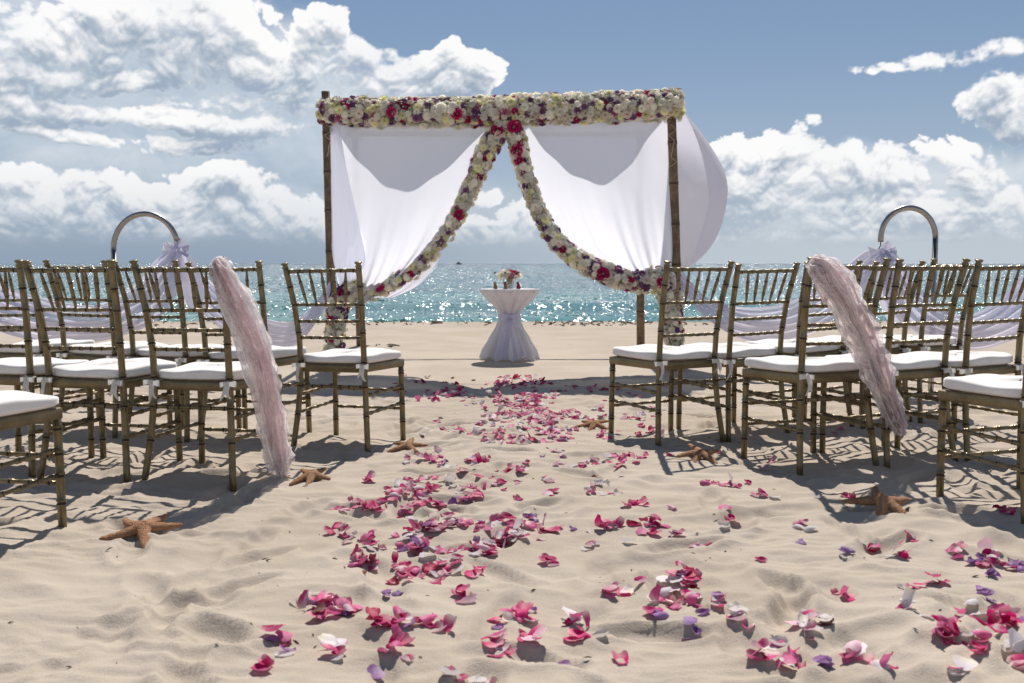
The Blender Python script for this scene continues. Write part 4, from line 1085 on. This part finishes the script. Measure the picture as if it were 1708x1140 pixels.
# px, py, count, spread x, spread y, mix (m magenta c crimson k pink w white p purple b withered)
SP = [(470, 1082, 3, 22, 12, 'mmp'), (480, 1095, 2, 14, 8, 'pw'), (560, 1108, 2, 16, 7, 'm'), (550, 1085, 2, 22, 10, 'wm'), (445, 1130, 2, 16, 6, 'm'), (662, 1074, 2, 18, 8, 'm'), (665, 1098, 3, 26, 8, 'mkp'), (622, 1120, 1, 6, 4, 'p'),
      (545, 1015, 7, 32, 14, 'mkmp'), (512, 1005, 3, 22, 8, 'wp'), (590, 1022, 3, 20, 7, 'kpm'), (540, 1034, 2, 10, 6, 'bk'), (620, 1046, 3, 22, 7, 'mc'), (655, 1040, 4, 26, 8, 'mwp'), (722, 1042, 4, 34, 9, 'mk'), (652, 988, 2, 16, 5, 'p'),
      (608, 945, 6, 24, 10, 'mcb'), (605, 962, 1, 6, 3, 'b'), (585, 905, 5, 28, 9, 'wkm'), (570, 890, 2, 8, 4, 'bp'), (628, 920, 4, 20, 8, 'mwk'), (715, 955, 12, 50, 15, 'mmcwkm'), (775, 988, 3, 14, 9, 'mk'), (800, 957, 2, 16, 5, 'mk'),
      (620, 852, 14, 52, 9, 'mmkm'), (690, 825, 14, 42, 15, 'mmkmw'), (720, 850, 12, 40, 12, 'mmkp'), (570, 856, 3, 16, 4, 'm'), (618, 815, 2, 16, 4, 'm'), (745, 885, 14, 62, 14, 'mmkwp'), (690, 900, 8, 44, 9, 'mwkp'), (770, 925, 14, 66, 12, 'mmwpk'), (700, 925, 7, 30, 9, 'mwp'),
      (840, 893, 14, 42, 13, 'mmkwm'), (830, 912, 8, 46, 9, 'mkw'), (910, 890, 6, 24, 9, 'mmk'), (880, 905, 3, 20, 6, 'wk'), (925, 937, 3, 20, 5, 'mk'), (957, 889, 1, 5, 3, 'p'), (883, 880, 2, 8, 3, 'p'),
      (862, 1030, 5, 28, 11, 'mkp'), (845, 1012, 1, 6, 4, 'm'), (835, 1082, 4, 24, 9, 'mwm'), (895, 1070, 3, 22, 5, 'mk'), (955, 1030, 4, 22, 8, 'mwk'), (965, 1058, 3, 16, 8, 'm'), (1003, 1058, 1, 8, 3, 'w'), (925, 1108, 2, 16, 4, 'p'), (1035, 1096, 1, 3, 2, 'k'), (822, 1024, 1, 8, 3, 'w'),
      (985, 916, 2, 12, 4, 'wk'), (1049, 915, 1, 4, 2, 'w'), (998, 893, 4, 22, 5, 'mkw'), (1035, 890, 4, 18, 5, 'wkm'), (1085, 888, 6, 24, 9, 'mcm'), (1115, 902, 3, 18, 4, 'pk'), (1170, 910, 3, 20, 5, 'mk'), (1067, 856, 3, 20, 6, 'm'), (1121, 860, 1, 4, 2, 'k'),
      (1022, 988, 2, 10, 6, 'm'), (1055, 975, 3, 16, 8, 'wmk'), (1105, 975, 4, 24, 7, 'kw'), (1150, 972, 7, 26, 12, 'mmc'), (1155, 1002, 5, 24, 8, 'mmw'), (1115, 1000, 4, 28, 7, 'wk'), (1093, 1027, 2, 10, 5, 'pm'), (1195, 1002, 3, 20, 6, 'mwp'), (1156, 1048, 2, 8, 4, 'p'), (1174, 1026, 1, 4, 2, 'p'), (1226, 1040, 2, 12, 6, 'wk'), (1246, 1050, 1, 5, 3, 'm'), (1020, 1068, 0, 1, 1, 'w'),
      (1212, 868, 3, 12, 9, 'mkm'), (1216, 822, 4, 20, 5, 'mwk'), (1172, 820, 2, 16, 2, 'm'), (1247, 815, 1, 4, 2, 'm'), (1272, 838, 3, 18, 4, 'wmk'), (1208, 893, 1, 8, 3, 'w'), (1344, 888, 3, 18, 5, 'wkm'), (1365, 843, 1, 5, 2, 'wm'), (1450, 909, 2, 16, 4, 'm'), (1466, 921, 1, 8, 2, 'p'), (1527, 905, 2, 9, 4, 'mk'), (1495, 936, 3, 18, 6, 'mwk'),
      (1406, 990, 2, 16, 6, 'm'), (1512, 990, 2, 16, 5, 'mk'), (1565, 982, 2, 12, 4, 'pk'), (1268, 938, 1, 4, 2, 'm'), (1412, 934, 2, 10, 3, 'pb'), (1335, 913, 1, 6, 3, 'p'), (1597, 925, 2, 9, 5, 'mk'), (1618, 938, 3, 16, 5, 'p'), (1652, 935, 6, 24, 9, 'mkw'), (1690, 940, 3, 14, 6, 'p'), (1656, 970, 2, 10, 4, 'p'), (1648, 1003, 4, 14, 8, 'pp'),
      (1418, 836, 2, 10, 4, 'mc'), (1616, 1028, 4, 24, 9, 'mkw'), (1672, 1048, 6, 30, 10, 'mm'), (1692, 1028, 3, 18, 5, 'pk'), (1580, 1074, 5, 28, 9, 'mm'), (1627, 1073, 2, 14, 6, 'm'), (1506, 1026, 2, 12, 5, 'wk'), (1546, 1040, 1, 8, 3, 'w'), (1340, 1045, 3, 16, 8, 'wk'), (1372, 1050, 2, 12, 5, 'bw'), (1292, 1075, 2, 14, 7, 'w'), (1350, 1070, 3, 22, 5, 'wk'),
      (1270, 1114, 3, 18, 8, 'mk'), (1325, 1102, 4, 22, 11, 'mwm'), (1425, 1108, 4, 28, 7, 'wkm'), (1472, 1118, 2, 16, 4, 'm'), (1368, 1114, 2, 14, 3, 'p'), (1636, 1110, 2, 20, 4, 'm'), (1702, 1112, 2, 10, 5, 'k'), (1605, 1134, 2, 12, 4, 'w'), (755, 1136, 2, 18, 4, 'm'), (812, 1134, 2, 18, 4, 'wk'), (1690, 1090, 2, 14, 4, 'w'), (1253, 1050, 0, 1, 1, 'm'),
      (915, 834, 4, 16, 8, 'mmk'), (912, 812, 2, 9, 4, 'k'), (868, 798, 3, 11, 7, 'mc'), (860, 786, 4, 20, 5, 'mk'), (688, 780, 3, 20, 4, 'kw'), (728, 778, 5, 20, 7, 'mkp'), (797, 776, 7, 26, 7, 'mmkp'), (762, 802, 2, 12, 4, 'mk'), (792, 806, 3, 20, 5, 'm'), (748, 790, 2, 12, 3, 'w'),
      (1052, 780, 5, 22, 8, 'mm'), (1035, 792, 2, 16, 3, 'mk'), (995, 778, 6, 26, 5, 'mkw'), (955, 782, 4, 24, 5, 'mkw'), (988, 801, 1, 8, 2, 'b'), (1022, 834, 2, 14, 3, 'wm'), (982, 827, 3, 14, 5, 'mk'), (1000, 820, 2, 10, 3, 'w'), (906, 772, 1, 8, 2, 'p'), (930, 762, 2, 10, 3, 'wp'), (940, 772, 1, 4, 3, 'k'), (980, 845, 0, 1, 1, 'w'),
      (790, 822, 5, 26, 6, 'mkw'), (830, 820, 3, 22, 5, 'mk'), (785, 840, 5, 14, 9, 'mkp'), (745, 812, 3, 14, 3, 'w'), (718, 808, 2, 10, 4, 'mk'), (865, 843, 1, 10, 3, 'p'), (865, 815, 1, 6, 2, 'k'), (730, 760, 1, 6, 3, 'k'),
      (1186, 768, 3, 12, 3, 'mw'), (1118, 772, 1, 4, 2, 'm'), (1025, 768, 1, 6, 2, 'p'), (1275, 795, 1, 6, 3, 'k'), (775, 716, 9, 28, 7, 'mmwk'), (760, 722, 3, 26, 5, 'mp'), (800, 712, 3, 12, 3, 'wk'), (735, 708, 2, 5, 5, 'bk'), (703, 724, 2, 8, 4, 'wb'), (826, 716, 2, 10, 2, 'p'), (800, 748, 0, 1, 1, 'm'), (818, 747, 3, 16, 3, 'mk'), (867, 750, 3, 18, 3, 'wk'), (915, 748, 2, 8, 3, 'mk'),
      (830, 732, 6, 22, 7, 'mmk'), (885, 735, 16, 46, 9, 'mmkwm'), (932, 736, 9, 24, 8, 'mkp'), (945, 722, 4, 14, 4, 'mk'), (858, 722, 3, 14, 3, 'w'), (1003, 738, 3, 10, 4, 'm'), (1030, 728, 2, 16, 3, 'k'), (985, 710, 5, 18, 4, 'mk'), (1000, 703, 3, 14, 3, 'wm'),
      (1070, 705, 5, 24, 5, 'mkw'), (1080, 715, 3, 20, 4, 'm'), (1075, 728, 3, 16, 4, 'm'), (1060, 695, 2, 16, 3, 'kp'), (1000, 690, 3, 16, 3, 'wk'), (960, 700, 3, 18, 3, 'k'), (1100, 735, 2, 16, 3, 'kp'), (1055, 660, 3, 14, 3, 'k'), (1008, 672, 1, 4, 3, 'k'),
      (735, 662, 18, 34, 7, 'mmkw'), (755, 655, 7, 22, 5, 'mk'), (672, 654, 2, 10, 2, 'm'), (780, 668, 3, 10, 3, 'kb'), (797, 676, 3, 10, 4, 'mw'), (690, 670, 0, 1, 1, 'w'), (810, 665, 3, 14, 3, 'w'), (777, 679, 1, 10, 2, 'p'),
      (845, 648, 14, 30, 6, 'mmkc'), (872, 640, 9, 26, 5, 'mccp'), (853, 632, 5, 14, 5, 'mmk'), (880, 633, 6, 26, 4, 'mkc'), (905, 642, 5, 24, 5, 'ccp'), (960, 652, 4, 20, 3, 'mc'), (990, 655, 5, 22, 4, 'mmk'), (925, 655, 3, 20, 3, 'k'), (1020, 656, 3, 14, 3, 'cm'),
      (862, 672, 18, 36, 8, 'mmkmw'), (890, 665, 12, 28, 6, 'mmk'), (840, 680, 9, 22, 6, 'mmw'), (898, 682, 12, 24, 7, 'mmk'), (868, 693, 10, 26, 6, 'mkw'), (845, 698, 16, 22, 7, 'mmkw'), (915, 698, 14, 30, 8, 'mmkw'), (900, 712, 14, 28, 6, 'mmkw'), (935, 692, 7, 22, 5, 'mk'), (955, 684, 3, 12, 4, 'mk'), (808, 694, 3, 10, 4, 'bk'), (925, 665, 4, 20, 4, 'wk'),
      (715, 628, 2, 8, 3, 'b'), (676, 626, 1, 3, 2, 'b'), (755, 632, 1, 4, 2, 'b'), (790, 636, 1, 4, 2, 'b'), (665, 637, 2, 12, 3, 'c'), (700, 640, 2, 14, 3, 'c'), (745, 640, 2, 14, 3, 'c'), (770, 648, 2, 14, 3, 'c'), (920, 640, 2, 10, 3, 'c'),
      (1095, 690, 2, 10, 3, 'm'), (1395, 725, 2, 12, 3, 'k'), (1275, 665, 2, 8, 3, 'm'), (1540, 712, 1, 6, 2, 'm'), (1280, 775, 2, 8, 5, 'k'), (1680, 868, 3, 18, 4, 'cm'), (1665, 865, 1, 8, 3, 'c'), (1690, 950, 2, 12, 4, 'pk')]
CN = {'m': ('magenta', 'magenta'), 'c': ('crimson', 'dark crimson'), 'k': ('pink', 'pale pink'), 'w': ('white', 'white'), 'p': ('purple', 'lilac-purple'), 'b': ('brown', 'withered brown')}
LM = [(240, 905, 'the reddish left starfish'), (520, 806, 'the left sash starfish'), (680, 753, 'the front-row left starfish'), (990, 722, 'the right aisle chair starfish'), (1168, 775, 'the small right starfish'), (1475, 848, 'the large right starfish'),
      (850, 603, 'the draped table'), (597, 745, 'the left front aisle chair'), (1103, 745, 'the right front aisle chair'), (1578, 832, 'the nearest right chair'), (1350, 792, 'the right sashed chair'),
      (720, 950, 'the big left petal pile'), (640, 850, 'the long left petal heap'), (730, 660, 'the small far petal pile'), (870, 690, 'the far central petal drift'), (840, 895, 'the central petal drift'), (1150, 985, 'the right foreground petal pile'),
      (545, 1015, 'the lower left petal cluster'), (470, 1085, 'the lower left corner cluster'), (860, 1030, 'the lower central cluster'), (1655, 940, 'the right edge cluster'), (1320, 1100, 'the bottom right cluster'), (1600, 1070, 'the bottom corner cluster'), (1340, 887, 'the pair below the large starfish'), (1085, 888, 'the middle right petal row')]
def low_z(me_, rot):
    if me_.name not in _lz:
        a_ = np.zeros(len(me_.vertices) * 3); me_.vertices.foreach_get('co', a_); _lz[me_.name] = a_.reshape(-1, 3)
    r2 = np.array(rot.to_matrix())[2]; return float((_lz[me_.name] @ r2).min())
_lz = {}
PL = []
r_p = random.Random(77)
def rag(sx, sy):
    while True:
        a, b_ = r_p.gauss(0, .55), r_p.gauss(0, .55)
        if abs(a) < 1.2 and abs(b_) < 1.2: return a * sx, b_ * sy
for (x, y, n, sx_, sy_, mix) in SP:
    n = int(n * ((2.1 if y > 760 else 2.1) if n >= 5 else 1.5) + .3); sx_ *= 1.15 if y > 760 else 1.35; sy_ *= 1.2 if y > 760 else 1.5
    for i in range(n):
        dx, dy = rag(sx_, sy_) if n > 1 else (0, 0)
        g_ = ground(x + dx, y + dy); PL.append((g_.x, g_.y, x + dx, y + dy, mix[i % len(mix)] if r_p.random() < .8 else r_p.choice('mmkw'), n))
PL.sort(key=lambda e: e[1])
zs_ = sand_h(np.array([p_[0] for p_ in PL]), np.array([p_[1] for p_ in PL]))
placed = []; PLAB = []
far = {}
lab_n = {}
for i, (X, Y, px, py, cc, n) in enumerate(PL):
    mk, cname = CN[cc]; kind = r_p.choices(KINDS, (.28, .24, .12, .10, .26))[0]
    sz = r_p.uniform(.034, .055) * (1.06 if Y < 3.2 else 1) * (.85 if mk in ('purple', 'brown') else 1)
    stack = sum(1 for q in placed[-60:] if (q[0] - X) ** 2 + (q[1] - Y) ** 2 < .028 ** 2); placed.append((X, Y))
    z = float(zs_[i]) - .003 + min(.035, stack * .007)
    tx, ty = r_p.gauss(0, .18), r_p.gauss(0, .18)
    if r_p.random() < .07: tx += r_p.choice((-1, 1)) * r_p.uniform(.6, 1.2); z += sz * .22
    if r_p.random() < .22: tx += math.pi; z += sz * .35
    rot = Euler((tx, ty, r_p.uniform(0, 6.28)))
    z = float(zs_[i]) - .003 + min(.030, stack * .006) - low_z(PM[(mk, kind)], rot) * sz
    if i < 300:
        o = mkobj('rose_petal', PM[(mk, kind)], None, (X, Y, z), rot, sz)
        lx, ly, nm = min(LM, key=lambda e: (e[0] - px) ** 2 + ((e[1] - py) * 2.2) ** 2)
        ddx, ddy = px - lx, (py - ly) * 2.2; dist = math.hypot(ddx, ddy)
        if dist < 26: pos = 'at the middle of ' if 'petal' in nm or 'cluster' in nm else 'right against '
        else:
            h_ = 'to the right of' if ddx > 0 else 'to the left of'; v_ = 'in front of' if ddy > 0 else 'behind'
            pos = h_ if abs(ddx) > 2.4 * abs(ddy) else v_ if abs(ddy) > 2.4 * abs(ddx) else ('in front and ' if ddy > 0 else 'behind and ') + h_.replace('to the ', '')
            pos = ('close ' if dist < 55 and ' and ' not in pos else 'far ' if dist > 130 and ' and ' not in pos and 'to the' in pos else '') + pos + ' '
        big = 'large ' if sz > .051 else 'small ' if sz < .039 else ''
        PLAB.append((o, [big + kind, cname + ' petal', pos + nm], px, py))
    else:
        far.setdefault(mk, []).append((PM[(mk, kind)], Matrix.Translation((X, Y, z)) @ rot.to_matrix().to_4x4() @ Matrix.Scale(sz, 4)))
bylab = {}
for e_ in PLAB: bylab.setdefault(' '.join(e_[1]), []).append(e_)
ORD = {2: ['left', 'right'], 3: ['left', 'middle', 'right']}
for lb_, es in bylab.items():
    es.sort(key=lambda e_: e_[2])
    for k_, e_ in enumerate(es):
        e_[1][2] = e_[1][2].replace('the lower central cluster', 'the lower cluster').replace('the right foreground petal pile', 'the right petal pile').replace('the right aisle chair starfish', 'the aisle chair starfish').replace('the lower left petal cluster', 'the lower left cluster')
        lb_ = ' '.join(e_[1])
        w_ = (ORD[len(es)][k_] + ' of ' + ('two ' if len(es) == 2 else '') if len(es) in ORD else '') + lb_ + ''
        if len(es) in ORD: w_ = w_.replace(' petal ', ' petals ', 1)
        w_ = w_.replace('in front and right of ', 'below right of ').replace('in front and left of ', 'below left of ').replace('behind and right of ', 'above right of ').replace('behind and left of ', 'above left of ')
        tag(e_[0], w_, 'petal', 'rose petals scattered on the sand')
mb = MB(); uv = []; mlist = list(PC)
for mk, lst in far.items():
    for me_, mx_ in lst:
        o_ = len(mb.v); mb.v += [tuple(mx_ @ v_.co) for v_ in me_.vertices]
        uvd = {}
        for pl in me_.polygons:
            mb.f.append(tuple(o_ + q for q in pl.vertices)); mb.mi.append(mlist.index(mk))
            for li_ in pl.loop_indices: uv.append(tuple(me_.uv_layers[0].data[li_].uv))
me_ = mb.mesh('far_petals', [PC[k] for k in mlist]); ul = me_.uv_layers.new(name='UVMap'); ul.data.foreach_set('uv', np.array(uv).ravel())
tag(mkobj('far_petals', me_), 'drift of magenta, pink and white petals farther up the aisle', 'petals', None, 'stuff')

# ------------------------------------------------------------------ debris
def bits(name, label, spots, size, mt, seed, kind='stuff'):
    r_ = random.Random(seed); mb = MB()
    for (x0, x1, y0, y1, n) in spots:
        for i in range(n):
            g_ = ground(r_.uniform(x0, x1), r_.uniform(y0, y1)); z = hz_at(g_.x, g_.y); s0 = size * r_.uniform(.4, 1.4); a = r_.uniform(0, 3.14)
            L = Vector((math.cos(a), math.sin(a) * .6, r_.uniform(-.1, .4))) * s0 * r_.uniform(1, 3)
            p_ = Vector((g_.x, g_.y, z + s0 * .2)); mb.tube([p_ - L, p_ + Vector((0, 0, s0 * .4)), p_ + L], [s0 * .2, s0 * .45, s0 * .12], 5)
    return tag(mb.obj(name, mt), label, None, None, kind)
M['weed'] = prin('dry_seaweed', (.10, .07, .04), .9)
bits('seaweed_line', 'dark dry seaweed scattered along the top of the shore', [(500, 1250, 541, 546, 150), (880, 1080, 541, 545, 60), (0, 480, 541, 547, 60), (1250, 1700, 541, 547, 50), (605, 660, 575, 580, 14)], .02, M['weed'], 3)
bits('sand_litter', 'tiny dark twigs and shell crumbs on the sand', [(0, 1708, 620, 1130, 90), (400, 1300, 700, 1000, 60), (1180, 1500, 690, 800, 20)], .004, M['weed'], 4)
def boat():
    Yb = 1400.0; x = (766 - CX) / F * Yb
    ro = empty('sailing_boat', (x, Yb, SEA_Z), label='tiny dark boat on the horizon left of the table', cat='boat')
    q = MB(); q.grid(lambda u, v: ((u - .5) * 9 * (.75 + .25 * v), (1 if v > .5 else -1) * 0 + math.sin(math.pi * u) * 1.3 * (1 if v > .5 else -1) * v, .2 + v * 1.2), 12, 2)
    q.tube([(-4.2, 0, .1), (-2, 0, .5), (0, 0, .6), (2.5, 0, .6), (4.6, 0, 1.3)], [.3, 1.1, 1.3, 1.1, .15], 10); q.obj('hull', M['weed'], ro)
    q = MB(); q.tube([(.3, 0, .8), (.3, 0, 5.5)], .12, 6); q.obj('mast', M['weed'], ro)
    q = MB(); q.tube([(-2, 0, 1.2), (-1.9, 0, 2.6), (.0, 0, 2.6), (.2, 0, 1.2)], [.7, .8, .8, .7], 8); q.obj('cabin', M['cork'], ro)
boat()
